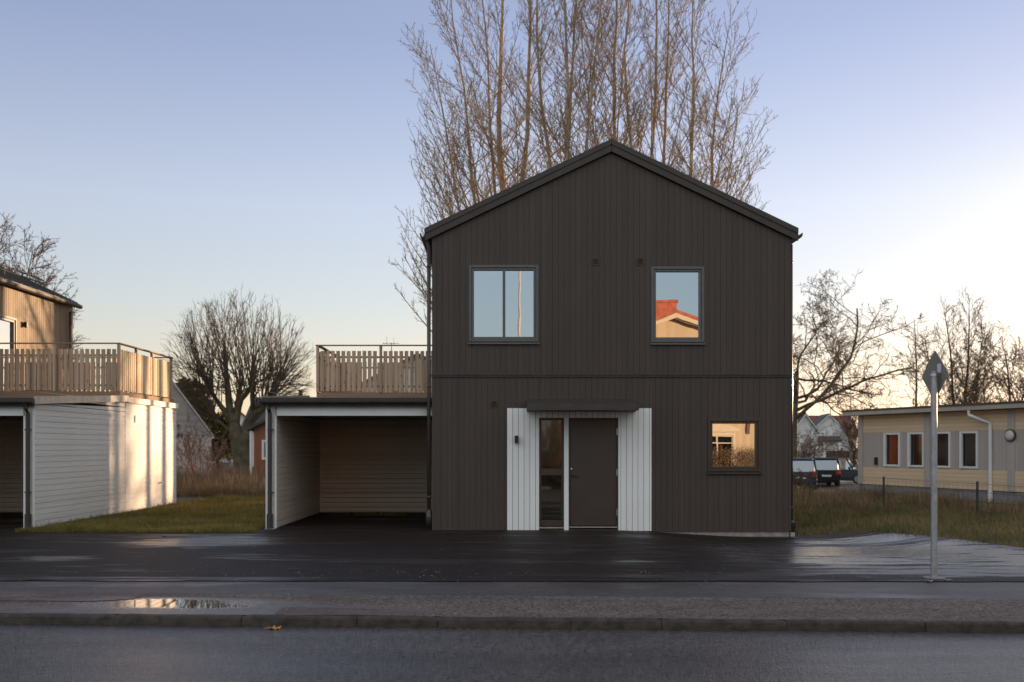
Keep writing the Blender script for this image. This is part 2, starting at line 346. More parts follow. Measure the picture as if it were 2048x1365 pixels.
def board_run(mb, u0, u1, pitch, v0, top, holes=(), t=.018, gap=.0045, axis='u', brk=(), start=None, back=.0, jit=.0015):
    """upright boards (or lying ones with axis='v') in the XZ plane, front face at y=-t. top: number or fn(u)."""
    tf = top if callable(top) else (lambda u: top)
    if axis == 'u':
        st = u0 if start is None else start
        xs = set([u0, u1]); k = st
        edges = []
        while k < u1-1e-6:
            a, b = max(k, u0), min(k+pitch, u1)
            if b > u0 and b-a > .004: edges.append((a, b))
            k += pitch
        for a, b in edges:
            g = gap/2; ds = rnd.uniform(-jit, jit)
            cuts = sorted(set([a]+[h for H in holes for h in H[:2] if a < h < b]+[h for h in brk if a < h < b]+[b]))
            for i in range(len(cuts)-1):
                c, d = cuts[i], cuts[i+1]
                c2 = c+g if i == 0 else c; d2 = d-g if i == len(cuts)-2 else d
                if d2-c2 < .002: continue
                mid = (c+d)/2; segs = [(v0, None)]
                hs = sorted([(H[2], H[3]) for H in holes if H[0] < mid < H[1]])
                lo = v0; out = []
                for h0, h1 in hs:
                    if h0 > lo+.001: out.append((lo, h0))
                    lo = max(lo, h1)
                out.append((lo, None))
                for z0, z1 in out:
                    za = tf(c2) if z1 is None else z1; zb = tf(d2) if z1 is None else z1
                    if min(za, zb) <= z0+.001: continue
                    y0, y1 = -t+ds, back
                    mb.hexa([(c2,y0,z0),(d2,y0,z0),(d2,y1,z0),(c2,y1,z0),(c2,y0,za),(d2,y0,zb),(d2,y1,zb),(c2,y1,za)])
    else:
        k = v0 if start is None else start; vt = max(tf(u0), tf(u1))
        while k < vt-1e-6:
            a, b = max(k, v0)+gap/2, min(k+pitch, vt)-gap/2; ds = rnd.uniform(-jit, jit)
            k += pitch
            if b-a < .004: continue
            cuts = sorted(set([u0, u1]+[h for H in holes for h in H[:2] if u0 < h < u1]))
            for i in range(len(cuts)-1):
                c, d = cuts[i], cuts[i+1]; mid = (c+d)/2; segs = [(a, b)]
                for H in holes:
                    if H[0] < mid < H[1]:
                        ns = []
                        for (p, q) in segs:
                            if H[3] <= p or H[2] >= q: ns.append((p, q)); continue
                            if H[2] > p: ns.append((p, H[2]))
                            if H[3] < q: ns.append((H[3], q))
                        segs = ns
                for p, q in segs:
                    if q-p < .003: continue
                    qa, qb = min(q, tf(c)), min(q, tf(d))
                    if max(qa, qb) <= p+.002: continue
                    qa = max(qa, p+.001); qb = max(qb, p+.001)
                    mb.hexa([(c,-t+ds,p),(d,-t+ds,p),(d,back,p),(c,back,p),(c,-t+ds,qa),(d,-t+ds,qb),(d,back,qb),(c,back,qa)])
    return mb
def slab(mb, u0, u1, v0, top, holes=(), y0=.0, y1=.15, brk=()):
    """solid backing with openings"""
    tf = top if callable(top) else (lambda u: top)
    cuts = sorted(set([u0, u1]+[h for H in holes for h in H[:2]]+list(brk)))
    for c, d in zip(cuts, cuts[1:]):
        mid = (c+d)/2; hs = sorted([(H[2], H[3]) for H in holes if H[0] < mid < H[1]]); lo = v0; out = []
        for h0, h1 in hs:
            if h0 > lo+.001: out.append((lo, h0))
            lo = max(lo, h1)
        out.append((lo, None))
        for z0, z1 in out:
            za = tf(c) if z1 is None else z1; zb = tf(d) if z1 is None else z1
            if min(za, zb) <= z0+.001: continue
            mb.hexa([(c,y0,z0),(d,y0,z0),(d,y1,z0),(c,y1,z0),(c,y0,za),(d,y0,zb),(d,y1,zb),(c,y1,za)])
    return mb
def frame_bars(mb, x0, x1, z0, z1, w, y0, y1, wb=None, wt=None):
    wb = wb or w; wt = wt or w
    mb.box(x0, x0+w, y0, y1, z0, z1); mb.box(x1-w, x1, y0, y1, z0, z1)
    mb.box(x0+w, x1-w, y0, y1, z0, z0+wb); mb.box(x0+w, x1-w, y0, y1, z1-wt, z1)
def window(par, x0, x1, z0, z1, X=None, mat=None, pane=None, mull=(), trans=(), sill=True, w=.045, label=None, y=0.0, casing=.05, sillm=None):
    """casing proud of the wall, sash bars set back, a pane and a sill; wall front is y=0 facing -Y"""
    mat = mat or M['frame_grey']; f = MB()
    frame_bars(f, x0, x1, z0, z1, casing, y-.035, y+.10)
    frame_bars(f, x0+casing+.002, x1-casing-.002, z0+casing+.002, z1-casing-.002, w, y-.010, y+.085)
    for m_ in mull: f.box(m_-w*.6, m_+w*.6, y-.012, y+.08, z0+casing+w, z1-casing-w)
    for t_ in trans: f.box(x0+casing+w, x1-casing-w, y-.0125, y+.08, t_-w*.6, t_+w*.6)
    fo = f.build('window', mat, par, X, bevel=.004)
    if label: fo['label'] = label
    g = MB(); i = casing+w*.8
    cut = [x0+i]+sorted(mull)+[x1-i]
    for a, b in zip(cut, cut[1:]):
        g = MB(); g.box(a+(w*.5 if a != x0+i else 0), b-(w*.5 if b != x1-i else 0), y+.045, y+.06, z0+i, z1-i); g.build('pane', pane or M['pane'], fo, X)
    if sill:
        s_ = MB(); s_.hexa([(x0-.02,y-.075,z0-.055),(x1+.02,y-.075,z0-.055),(x1+.02,y-.001,z0-.045),(x0-.02,y-.001,z0-.045),(x0-.02,y-.075,z0-.035),(x1+.02,y-.075,z0-.035),(x1+.02,y-.001,z0-.003),(x0-.02,y-.001,z0-.003)])
        s_.build('sill', sillm or mat, fo, X, bevel=.003)
    return fo
def T(x=0, y=0, z=0, rz=0): return Matrix.Translation((x, y, z)) @ Matrix.Rotation(rz, 4, 'Z')

# ------------------------------------------------------------------ ground, road, sheets
def sheet(name, xs, f0, f1, ny, mat, dz, zf=gh, kind='structure', wob=0.0, wobf=1.0):
    vs, fs = [], []
    r2 = np.random.default_rng(len(name)*7)
    for i, x in enumerate(xs):
        a, b = f0(x), f1(x)
        if wob: a += wob*(math.sin(x*wobf*5.1)+.7*math.sin(x*wobf*11.3+1)+.6*r2.uniform(-1, 1)); b += wob*(math.sin(x*wobf*4.3+2)+.8*r2.uniform(-1, 1))
        for j in range(ny+1):
            y = a+(b-a)*j/ny; vs.append((x, y, zf(x, y)+dz))
    for i in range(len(xs)-1):
        for j in range(ny):
            k = i*(ny+1)+j; fs.append((k, k+ny+1, k+ny+2, k+1))
    mb = MB().add(vs, fs); o = mb.build(name, mat, None, smooth=True); tag(o, kind=kind); return o
def lin(a, b, n): return [a+(b-a)*i/n for i in range(n+1)]
gx = sorted(set(lin(-700, -60, 16)+lin(-60, -14, 20)+lin(-14, 22, 120)+lin(22, 60, 16)+lin(60, 700, 16)))
gys = lin(0, 16, 54)+lin(16, 60, 50)[1:]+lin(60, 200, 20)[1:]+lin(200, 1500, 8)[1:]
def kz(x): return max(-60, min(60, x))
vs = []; fs = []
for x in gx:
    for q in gys:
        y = yk(kz(x))+.125+q; vs.append((x, y, gh(x, y)))
n1 = len(gys)
for i in range(len(gx)-1):
    for j in range(n1-1):
        k = i*n1+j; fs.append((k, k+n1, k+n1+1, k+1))
tag(MB().add(vs, fs).build('ground', M['soil'], None, smooth=True), kind='structure')
zr = lambda x, y: -.075
RX = sorted(set(lin(-300, -30, 12)+lin(-30, 30, 60)+lin(30, 300, 12)))
sheet('road', RX, lambda x: -1.6-.048*kz(x), lambda x: yk(kz(x))+.02, 10, M['road'], 0, zr)
sheet('opposite_ground', RX, lambda x: -400, lambda x: -1.6-.048*kz(x), 6, M['soil'], 0, lambda x, y: 0)
xs = lin(-30, 34, 256)
sheet('sidewalk', xs, lambda x: yk(x)+.12, lambda x: yk(x)+1.52, 8, M['sidewalk'], .012)
sheet('pavement_strip', xs, lambda x: yk(x)+1.52, lambda x: 12.13-.006*x, 8, M['strip'], .013, wob=.0)
def dback(x):
    if x < 5.95:
        return 19.58 if (x > -1.40) else (19.96 if (-4.72 < x) else (19.02 if x > -9.25 else 19.96))
    pts = [(5.95, 19.75), (6.6, 19.9), (7.2, 19.3), (7.8, 17.5), (8.3, 15.7), (9.1, 14.5), (11, 13.6), (16, 12.95), (34, 12.6)]
    for (a, b), (c, d) in zip(pts, pts[1:]):
        if a <= x <= c: return b+(d-b)*(x-a)/(c-a)
    return 12.6
sheet('pavement_patch', lin(FX(560, 10), FX(835, 10), 30), lambda x: yk(x)+.125, lambda x: yk(x)+.125+.46*math.sqrt(max(.02, 1-((x-FX(600, 10))/1.35)**2 if x > FX(600, 10) else 1)), 3, M['patch'], .017)
sheet('pavement_patch', lin(-14, -3.95, 40), lambda x: yk(x)+.86+(.5 if x > -4.35 else 0)*(x+4.35), lambda x: yk(x)+1.515, 3, M['patch'], .017)
xs2 = sorted(set(lin(-30, 34, 320)+[5.94, 5.96, -1.41, -1.39, -4.73, -4.71, -9.26, -9.24]))
sheet('driveway', xs2, lambda x: 12.11-.006*x+.02*math.sin(x*3.1)+.012*math.sin(x*9.7), dback, 24, M['driveway'], .022)
sheet('carport_floor', lin(-4.50, -1.40, 4), lambda x: 19.90, lambda x: 24.8, 6, M['driveway'], .018)
sheet('carport_floor', lin(-12.6, -9.5, 4), lambda x: 19.90, lambda x: 24.8, 6, M['driveway'], .018)
sheet('parking_lot', lin(7.5, 60, 30), lambda x: 36.2 if x < 13 else 40, lambda x: 130, 40, M['parking'], .02)
sheet('path', lin(12.0, 20, 10), lambda x: 31.5-(x-13.7)*2.88-1.9, lambda x: 38.2-(x-13.7)*2.88, 8, M['parking'], .02)
sheet('puddle', lin(FX(1678, 35), FX(1725, 35), 8), lambda x: 34.7, lambda x: 35.5, 2, M['water'], .03)
# kerb stones
kb = MB(); x = -16.0
xj = [-16.2, -14.9, -13.6, -12.5, -11.2, -10.0, -8.7, -7.5, -6.2, -5.0, -3.75, -2.5, -1.38, -.60, .67, 1.53, 2.7, 3.98, 5.2, 6.4, 7.7, 9, 10.2, 11.5, 12.8, 14]
for a, b in zip(xj, xj[1:]):
    dz = rnd.uniform(-.006, .006); dy = rnd.uniform(-.006, .006); n = 12; ring = []
    for i in range(n+1):
        x = a+.003+(b-a-.006)*i/n; y = yk(x)+dy+rnd.uniform(-.003, .003); e = .008 if i in (0, n) else 0
        zt = .016+dz*.7+rnd.uniform(-.004, .004)-e
        ring.append([(x, y-.004, -.20), (x, y+.004+e+rnd.uniform(-.004, .004), -.04), (x, y+.008+e, zt-.02), (x, y+.028+e, zt), (x, y+.118, zt-.001), (x, y+.13, -.2)])
    vs = [p for r_ in ring for p in r_]; fs = []
    for i in range(n):
        for j in range(5): k = i*6+j; fs.append((k, k+6, k+7, k+1))
    fs.append((0, 1, 2, 3, 4, 5)); fs.append(tuple(n*6+k for k in (5, 4, 3, 2, 1, 0)))
    kb.add(vs, fs)
tag(kb.build('kerb', M['kerb'], None), kind='structure')

# ------------------------------------------------------------------ the dark two-storey house
HX0, HX1, HY0, HY1 = -1.34, 5.73, 19.6, 29.5
RXc, RZ, SL = 2.185, 7.66, .478
def roofz(x): return RZ-SL*abs(x-RXc)
def downpipe(par, x, y, z0, z1, X=None, r=.038, shoe=True, bend=0):
    d = MB(); pts = [(x, y, z0), (x, y, z1)]
    if bend: pts += [(x, y-.0, z1+.05), (x+bend, y, z1+.22)]
    d.tube(pts, r, 10)
    for z in (z0+.55, (z0+z1)/2, z1-.35):
        if z0 < z < z1: d.tube([(x, y, z-.02), (x, y, z+.02)], r+.007, 10)
    if shoe: d.tube([(x, y, z0), (x, y, z0+.30)], r+.022, 10)
    return d.build('downpipe', M['pipe'], par, X, smooth=True)
def lamp_box(par, x, z, X=None, y=-.02):
    l = MB(); l.box(x-.037, x+.037, y-.11, y-.03, z-.075, z+.075); l.box(x-.03, x+.03, y-.03, y, z-.05, z+.05)
    return l.build('wall_lamp', M['black'], par, X, bevel=.004)

def dark_house(main=True):
    if main:
        h = thing('house', 'dark brown two-storey house with upright boards, pitched roof and white panel round its door', 'house', (HX0, HY0, 0))
        X = T(0, 0, 0)
    else:
        h = thing('house', 'brown boarded house cut off by the left edge, behind the left roof deck', 'house', (-12.65, HY0, 0))
        X = (lambda v: Vector((-13.99-v.x, v.y, v.z)))
    XF = (lambda v: X(v)) if callable(X) else None
    off = HY0
    def F(v): # front-wall local (y=0 at facade) to world
        q = Vector((v.x, v.y+off, v.z)); return X(q) if callable(X) else q
    Ff = F if not main else T(0, off, 0)
    Xw = X if not main else None
    u = (lambda px: FX(px)); z = (lambda py: FZ(py))
    wt = lambda x: roofz(x)-.22
    W1 = (u(938), u(1077), z(684), z(531)); W2 = (u(1302), u(1408), z(685), z(534)); W3 = (u(1415), u(1521), z(943), z(838))
    PAN = (u(1014), u(1303), z(1062), z(817)); belt = z(752)
    up = [W1, W2]; lo = [W3, PAN]
    if main:
        m = MB(); slab(m, HX0+.02, HX1-.02, 0, wt, up+[W3, (u(1078), u(1237), 0, z(836))], 0, .18, brk=(RXc,))
        board_run(m, HX0, HX1, BP, belt+.03, wt, up, brk=(RXc,), start=HX0-.02)
        board_run(m, HX0, HX1, BP, z(1063), belt-.03, lo, start=HX0-.05)
        m.build('front_wall', M['dark_boards'], h, Ff)
        m = MB(); m.box(HX0-.012, HX1+.012, -.045, 0, belt-.026, belt+.026); m.hexa([(HX0-.012,-.06,belt+.012),(HX1+.012,-.06,belt+.012),(HX1+.012,-.045,belt+.012),(HX0-.012,-.045,belt+.012),(HX0-.012,-.06,belt+.02),(HX1+.012,-.06,belt+.02),(HX1+.012,-.0455,belt+.03),(HX0-.012,-.0455,belt+.03)])
        m.build('belt_flashing', M['dark_metal'], h, Ff)
        # white panel
        m = MB(); board_run(m, PAN[0], PAN[1], .112, PAN[2], PAN[3], [(u(1078), u(1128), z(1066), z(836)), (u(1137), u(1236.5), z(1066), z(836))], t=.024, gap=.008)
        m.build('door_surround', M['white_boards'], h, Ff)
        # sidelight
        x0, x1 = u(1078.5), u(1127.5); f = MB()
        frame_bars(f, x0, x1, z(1060), z(836.5), .025, .0, .10); 
        frame_bars(f, x0+.026, x1-.026, z(1053), z(838), .018, .012, .09, wb=.12, wt=.03)
        f.box(x0+.03, x1-.03, .014, .09, z(951), z(938))
        so_ = f.build('sidelight', M['frame_brown'], h, Ff, bevel=.003)
        MB().box(x0+.04, x1-.04, .05, .06, z(1040), z(841)).build('pane', M['pane_dim'], so_, Ff)
        MB().box(x0, x1, -.005, .03, z(1057), z(1054.5)).build('threshold_strip', M['steel'], so_, Ff)
        # door
        x0, x1 = u(1137.5), u(1236); f = MB(); frame_bars(f, x0, x1, z(1062), z(836.5), .03, .0, .12)
        fo = f.build('door_frame', M['frame_brown'], h, Ff, bevel=.003)
        d = MB().box(x0+.033, x1-.033, .018, .08, z(1052), z(840)).build('door', M['door_brown'], h, Ff, bevel=.004)
        hd = MB(); hx, hz = u(1143), z(952); hd.tube([(hx, .018, hz), (hx, -.035, hz), (hx+.02, -.045, hz), (hx+.15, -.045, hz)], .009, 8); hd.tube([(hx, .017, hz), (hx, .008, hz)], .026, 12)
        hd.build('handle', M['black'], d, Ff)
        MB().tube([(hx, .017, z(938)), (hx, .004, z(938))], .018, 12).build('lock', M['steel'], d, Ff)
        for py in (864, 945, 1025):
            MB().tube([(u(1234), -.008, z(py)-.065), (u(1234), -.008, z(py)+.065)], .010, 8).build('hinge', M['steel'], d, Ff)
        MB().box(x0+.01, x1-.01, -.012, .03, z(1056), z(1053.5)).build('threshold', M['steel'], h, Ff)
        MB().box(u(1078), u(1237), .002, .14, -.05, z(1062)+.001).build('door_base', M['plinth'], h, Ff)
        # canopy
        m = MB(); a0, a1 = u(1055), u(1262); yb = -1.0; s_ = (off-1.0)/FPX
        c0, c1 = (1055-CX)*s_, (1277-CX)*s_; zt, zb = EYE+(CY-809)*s_, EYE+(CY-820)*s_
        m.hexa([(a0,-.01,zb+.01),(a1,-.01,zb+.01),(a1,-.001,zb+.01),(a0,-.001,zb+.01),(a0,-.01,z(797)),(a1,-.01,z(797)),(a1,-.001,z(797)),(a0,-.001,z(797))])
        m.hexa([(c0,yb,zb),(c1,yb,zb),(a1+.09,-.02,zb),(a0-.02,-.02,zb),(c0,yb,zt),(c1,yb,zt),(a1+.04,-.02,z(799)),(a0-.02,-.02,z(799))])
        m.box(c0-.01, c1+.01, yb-.02, yb-.002, zb-.012, zt-.03)
        m.build('canopy', M['dark_metal'], h, Ff, bevel=.004)
        lamp_box(h, u(1033), z(879.5), Ff, -.026)
        for (px, py, zz) in ((1190.5, 524, 0), (1279.5, 524, 0), (988, 809, 0)):
            v = MB(); cx_, cz_ = u(px), z(py); frame_bars(v, cx_-.068, cx_+.068, cz_-.068, cz_+.068, .014, -.034, -.0185)
            for k in range(5): zz = cz_-.045+k*.022; v.hexa([(cx_-.053,-.030,zz-.006),(cx_+.053,-.030,zz-.006),(cx_+.053,-.019,zz-.001),(cx_-.053,-.019,zz-.001),(cx_-.053,-.030,zz-.001),(cx_+.053,-.030,zz-.001),(cx_+.053,-.019,zz+.006),(cx_-.053,-.019,zz+.006)])
            v.build('vent', M['frame_brown'], h, Ff)
        window(h, *W1, X=Ff, mull=[u(1008)], label='wide two-pane upper window')
        window(h, *W2, X=Ff, label='single-pane upper window reflecting a gable')
        window(h, *W3, X=Ff, mat=M['frame_brown'], label='square ground-floor window with brown frame')
    else:
        m = MB(); slab(m, HX0+.02, HX1-.02, 0, wt, (), 0, .18, brk=(RXc,))
        board_run(m, HX0, HX1, BP, z(1063), wt, (), brk=(RXc,)); m.build('front_wall', M['dark_boards'], h, Ff)
    # side and back walls
    ey = roofz(HX0)-.16
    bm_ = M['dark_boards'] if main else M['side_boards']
    m = MB()
    if main:
        slab(m, HY0+.18, HY1-.02, 0, ey, (), 0, .15); board_run(m, HY0, HY1, .114, .02, ey, (), gap=.009)
        # right wall faces +X : local u = y
        m.build('right_wall', M['side_boards_dark'], h, Matrix(((0, -1, 0, HX1-.02), (1, 0, 0, 0), (0, 0, 1, 0), (0, 0, 0, 1))))
        m = MB(); slab(m, HY0+.18, HY1-.02, 0, ey, (), 0, .15); board_run(m, HY0, HY1, .114, .02, ey, (), gap=.009)
        m.build('left_wall', M['side_boards_dark'], h, lambda v: Vector((HX0+.02+v.y, v.x, v.z)))
    else:
        wz0, wz1 = 3.0, 5.02; wy0, wy1 = 22.6, 26.05
        slab(m, HY0+.18, HY1-.02, 0, ey, [(wy0, wy1, wz0, wz1)], 0, .15); board_run(m, HY0, HY1, .114, .02, ey, [(wy0, wy1, wz0, wz1)], gap=.009)
        XR = Matrix(((0, -1, 0, -12.65-.02), (1, 0, 0, 0), (0, 0, 1, 0), (0, 0, 0, 1)))
        m.build('right_wall', bm_, h, XR)
        window(h, wy0, wy1, wz0, wz1, X=XR, mat=M['frame_grey'], pane=M['pane'], mull=[24.3], casing=.06, w=.06, label='tall glazed deck door')
        lamp_box(h, 26.42, 4.9, XR)
        m = MB().box(-19.70, -19.55, HY0+.18, HY1-.02, 0, ey); m.build('left_wall', bm_, h)
        d = downpipe(h, -12.65+.07, HY1-.35, 2.95, 5.62, shoe=False)
    m = MB(); slab(m, HX0+.02, HX1-.02, 0, lambda x: roofz(x)-.16, (), 0, .15, brk=(RXc,)); m.build('back_wall', bm_, h, (T(0, HY1-.17, 0) if main else (lambda v: Vector((-13.99-v.x, v.y+HY1-.17, v.z)))))
    m = MB().box(HX0+.03, HX1-.03, .03, HY1-HY0-.03, -.25, z(1063)-.002)
    m.build('plinth', M['plinth'], h, Ff)
    # roof: thin standing-seam sheets and verge boards
    ex0, ex1 = u(850), u(1593.5); ya, yb = -.10, HY1-HY0+.15
    for s_ in (0, 1):
        a, b = (ex0, RXc) if s_ == 0 else (RXc, ex1)
        q = MB(); za, zb_ = roofz(a), roofz(b)
        q.prism_y([(a, za-.05), (b, zb_-.05), (b, zb_), (a, za)], ya, yb)
        k = ya+.0
        while k < yb:     # seams
            q.prism_y([(a, za+.0), (b, zb_+.0), (b, zb_+.025), (a, za+.025)], k, k+.02); k += .50
        q.build('roof', M['metal_roof'], h, Ff)
        v = MB(); e = .115; v.prism_y([(a+.01, roofz(a+.01)-.21-(.0)), (b, zb_-.21), (b, zb_-.052), (a+.01, roofz(a+.01)-.052)], ya-.0, -.019)
        v.prism_y([(a-.004, za-.075), (b, zb_-.075), (b, zb_+.03), (a-.004, za+.03)], ya-.02, ya-.001)
        v.build('verge_board', M['dark_metal'], h, Ff)
        g = MB(); gxx = (a-.04) if s_ == 0 else (b+.04); zg = roofz(a if s_ == 0 else b)-.10
        ring = [(gxx-.06, zg+.05), (gxx-.055, zg-.01), (gxx-.03, zg-.045), (gxx+.03, zg-.045), (gxx+.055, zg-.01), (gxx+.06, zg+.05), (gxx+.05, zg+.05), (gxx, zg-.03), (gxx-.05, zg+.05)]
        g.prism_y(ring, ya+.03, yb-.03); g.build('gutter', M['dark_metal'], h, Ff)
    if main:
        downpipe(h, u(857.5), HY0+.03, .12, roofz(HX0)-.40)
        d = MB(); zt = roofz(HX0)-.18; d.tube([(u(857.5), HY0+.03, zt-.22), (u(851), HY0+.03, zt)], .036, 10); d.build('pipe_bend', M['dark_metal'], h)
        downpipe(h, u(1583)+.03, HY0+.12, -.1, roofz(HX1)-.30, r=.030)
        d = MB(); d.tube([(u(1583)+.03, HY0+.12, -.06), (u(1583)+.05, HY0+.10, .10), (u(1583)+.05, HY0+.10, .16)], .055, 10); d.build('drain_shoe', M['black'], h)
        MB().box(u(1583)-.02, u(1589), HY0-.03, HY0+.2, -.2, -.03).build('foundation_corner', M['plinth'], h)
    else:
        # snow guard rail on the roof slope towards the deck
        g = MB(); xs_ = -13.25; zz = RZ-SL*abs((-13.99-xs_)-RXc)+.13
        g.tube([(xs_, HY0, zz), (xs_, HY1-.6, zz)], .02, 6); g.tube([(xs_, HY0, zz+.10), (xs_, HY1-.6, zz+.10)], .02, 6)
        k = HY0
        while k < HY1-.5: g.box(xs_-.01, xs_+.01, k, k+.02, zz-.14, zz+.12); k += 1.0
        g.build('snow_guard', M['dark_metal'], h)
    return h
M['side_boards_dark'] = boards_mat('side_boards_dark', (.080, .066, .058), 'y', .114, 'z', var=.30, bvar=.22, rough=.6)
dark_house(True); dark_house(False)

# ------------------------------------------------------------------ carports with store rooms and roof decks
def carport(mirror):
    X = (lambda v: Vector((-13.99-v.x, v.y, v.z))) if mirror else None
    lab = ('white boarded carport at the left edge, its long side wall striped by sunlight' if mirror
           else 'white boarded open carport joined to the left side of the dark house')
    c = thing('carport', lab, 'carport', ((-9.31 if mirror else -4.68), 19.9, 0), group='white carports beside the houses')
    xo, xi, xh = -4.68, -4.47, -1.345; yf, yb, ye = 19.9, 24.75, 28.6
    rz = lambda y: 2.62+(y-19.75)*.055         # roof surface height
    # outer wall (faces -X unmirrored): u = y
    m = MB(); top = lambda y: 2.56 if y > yb else rz(y)-.10
    m2 = MB(); board_run(m2, yf+.03, yb-.02, .118, .05, top, (), axis='v', gap=.0125, jit=.001)
    m2.build('side_wall', M['white_siding'], c, (lambda v: (X or (lambda q: q))(Vector((xo+.018+v.y, v.x, v.z)))))
    m2 = MB(); board_run(m2, yb+.04, ye-.02, .118, .05, 2.78, (), axis='v', gap=.0125, jit=.001, start=.02)
    m2.build('store_wall', M['white_siding'], c, (lambda v: (X or (lambda q: q))(Vector((xo+.018+v.y, v.x, v.z)))))
    m.box(xo+.02, xi-.02, yf+.02, yb, .03, 2.50); m.box(xo+.02, xi-.02, yb, ye-.02, .03, 2.78)
    m.build('wall_core', M['trim_white'], c, X)
    # inner lining
    m = MB(); board_run(m, yf+.03, yb-.02, .118, .05, 2.40, (), axis='v', gap=.019, jit=.001)
    m.build('inner_wall', M['inner_siding'], c, (lambda v: (X or (lambda q: q))(Vector((xi-.018-v.y, v.x, v.z)))))
    m = MB(); board_run(m, xi, xh, .118, .05, 2.40, (), axis='v', gap=.015, jit=.001, back=.05); m.box(xi, xh, 0.052, .12, .03, 2.5)
    m.build('back_wall', M['inner_siding_x'], c, (lambda v: (X or (lambda q: q))(Vector((v.x, v.y+yb-.03, v.z)))))
    # end piece facing the road
    m = MB(); board_run(m, xo+.02, xi-.02, .118, .05, 2.40, (), axis='v', gap=.0125, jit=.001)
    m.build('end_boards', M['white_siding_x'], c, (lambda v: (X or (lambda q: q))(Vector((v.x, v.y+yf+.02, v.z)))))
    m = MB(); m.box(xo-.004, xo+.035, yf-.008, yf+.035, .03, 2.42); m.box(xi-.035, xi+.004, yf-.008, yf+.035, .03, 2.28)
    m.build('corner_trim', M['trim_white'], c, X)
    MB().box(xo-.006, xo+.02, yb-.02, yb+.04, .03, 2.6).build('joint_trim', M['trim_white'], c, X)
    MB().box(xo-.006, xo+.02, ye-.04, ye+.01, .03, 2.75).build('rear_trim', M['trim_white'], c, X)
    m = MB(); m.box(xi+.005, xh, yf-.01, yf+.10, FZ(832, 19.9), FZ(812.5, 19.9)); m.build('lintel', M['trim_white'], c, X, bevel=.004)
    m = MB(); m.box(xi-.02, xh, yf+.101, yb-.03, 2.33, 2.36); m.build('ceiling', M['frame_brown'], c, X)
    # sloping roof, flashing, gutter
    m = MB(); m.prism_x([(yf-.12, rz(yf-.12)-.05), (yb+.3, rz(yb+.3)-.05), (yb+.3, rz(yb+.3)), (yf-.12, rz(yf-.12))], xo-.05, xh)
    m.build('roof', M['roof_felt'], c, X)
    m = MB(); m.prism_x([(yf-.13, rz(yf-.13)-.11), (yb+.02, rz(yb)-.11), (yb+.02, rz(yb)+.045), (yf-.13, rz(yf-.13)+.045)], xo-.075, xo-.052)
    m.box(xo-.07, xo-.03, yb+.021, ye+.03, 2.76, 2.90); m.build('flashing', M['flashing'], c, X)
    m = MB(); m.box(xo-.045, xh, yf-.14, yf-.125, rz(yf)-.17, rz(yf)+.01); m.box(xo-.02, xh, yf-.124, yf-.012, 2.47, 2.50); m.build('fascia', M['dark_metal'], c, X)
    g = MB(); y0, z0 = yf-.20, rz(yf)-.06
    g.prism_x([(y0-.055, z0+.045), (y0-.05, z0-.02), (y0-.02, z0-.055), (y0+.03, z0-.055), (y0+.055, z0-.02), (y0+.058, z0+.045), (y0+.045, z0+.045), (y0, z0-.03), (y0-.045, z0+.045)], xo-.07, xh)
    g.build('gutter', M['dark_metal'], c, X)
    px = xo+.095
    d = MB(); d.tube([(px, y0, z0-.05), (px, y0+.03, z0-.14), (px, yf-.07, z0-.24), (px, yf-.07, .30)], .040, 12); d.tube([(px, yf-.07, .03), (px, yf-.07, .32)], .062, 12)
    for zz in (.75, 2.0): d.box(px-.05, px+.07, yf-.075, yf-.02, zz-.012, zz+.012)
    d.build('downpipe', M['dark_metal'], c, X, smooth=False)
    MB().box(xo+.0, xo+.19, yf-.13, yf-.012, -.03, .03).build('footing', M['plinth'], c, X)
    # store room body
    m = MB(); m.box(xi-.02, xh, ye-.15, ye-.02, .03, 2.78); m.box(xo-.028, xh, yb+.31, ye+.02, 2.79, 2.83); m.build('store_back', M['white_siding_x'], c, X)
    if mirror:
        MB().box(-9.31-.02, -9.31+.09, 27.2, 27.24, .66, .70).tube([(-9.3, 27.22, .68), (-9.22, 27.22, .68), (-9.20, 27.22, .62)], .014, 8).build('garden_tap', M['steel'], c)
        MB().box(-9.31-.01, -9.31+.03, 25.35, 25.45, 2.28, 2.46).build('vent', M['trim_white'], c)
    return c
carport(False); carport(True)

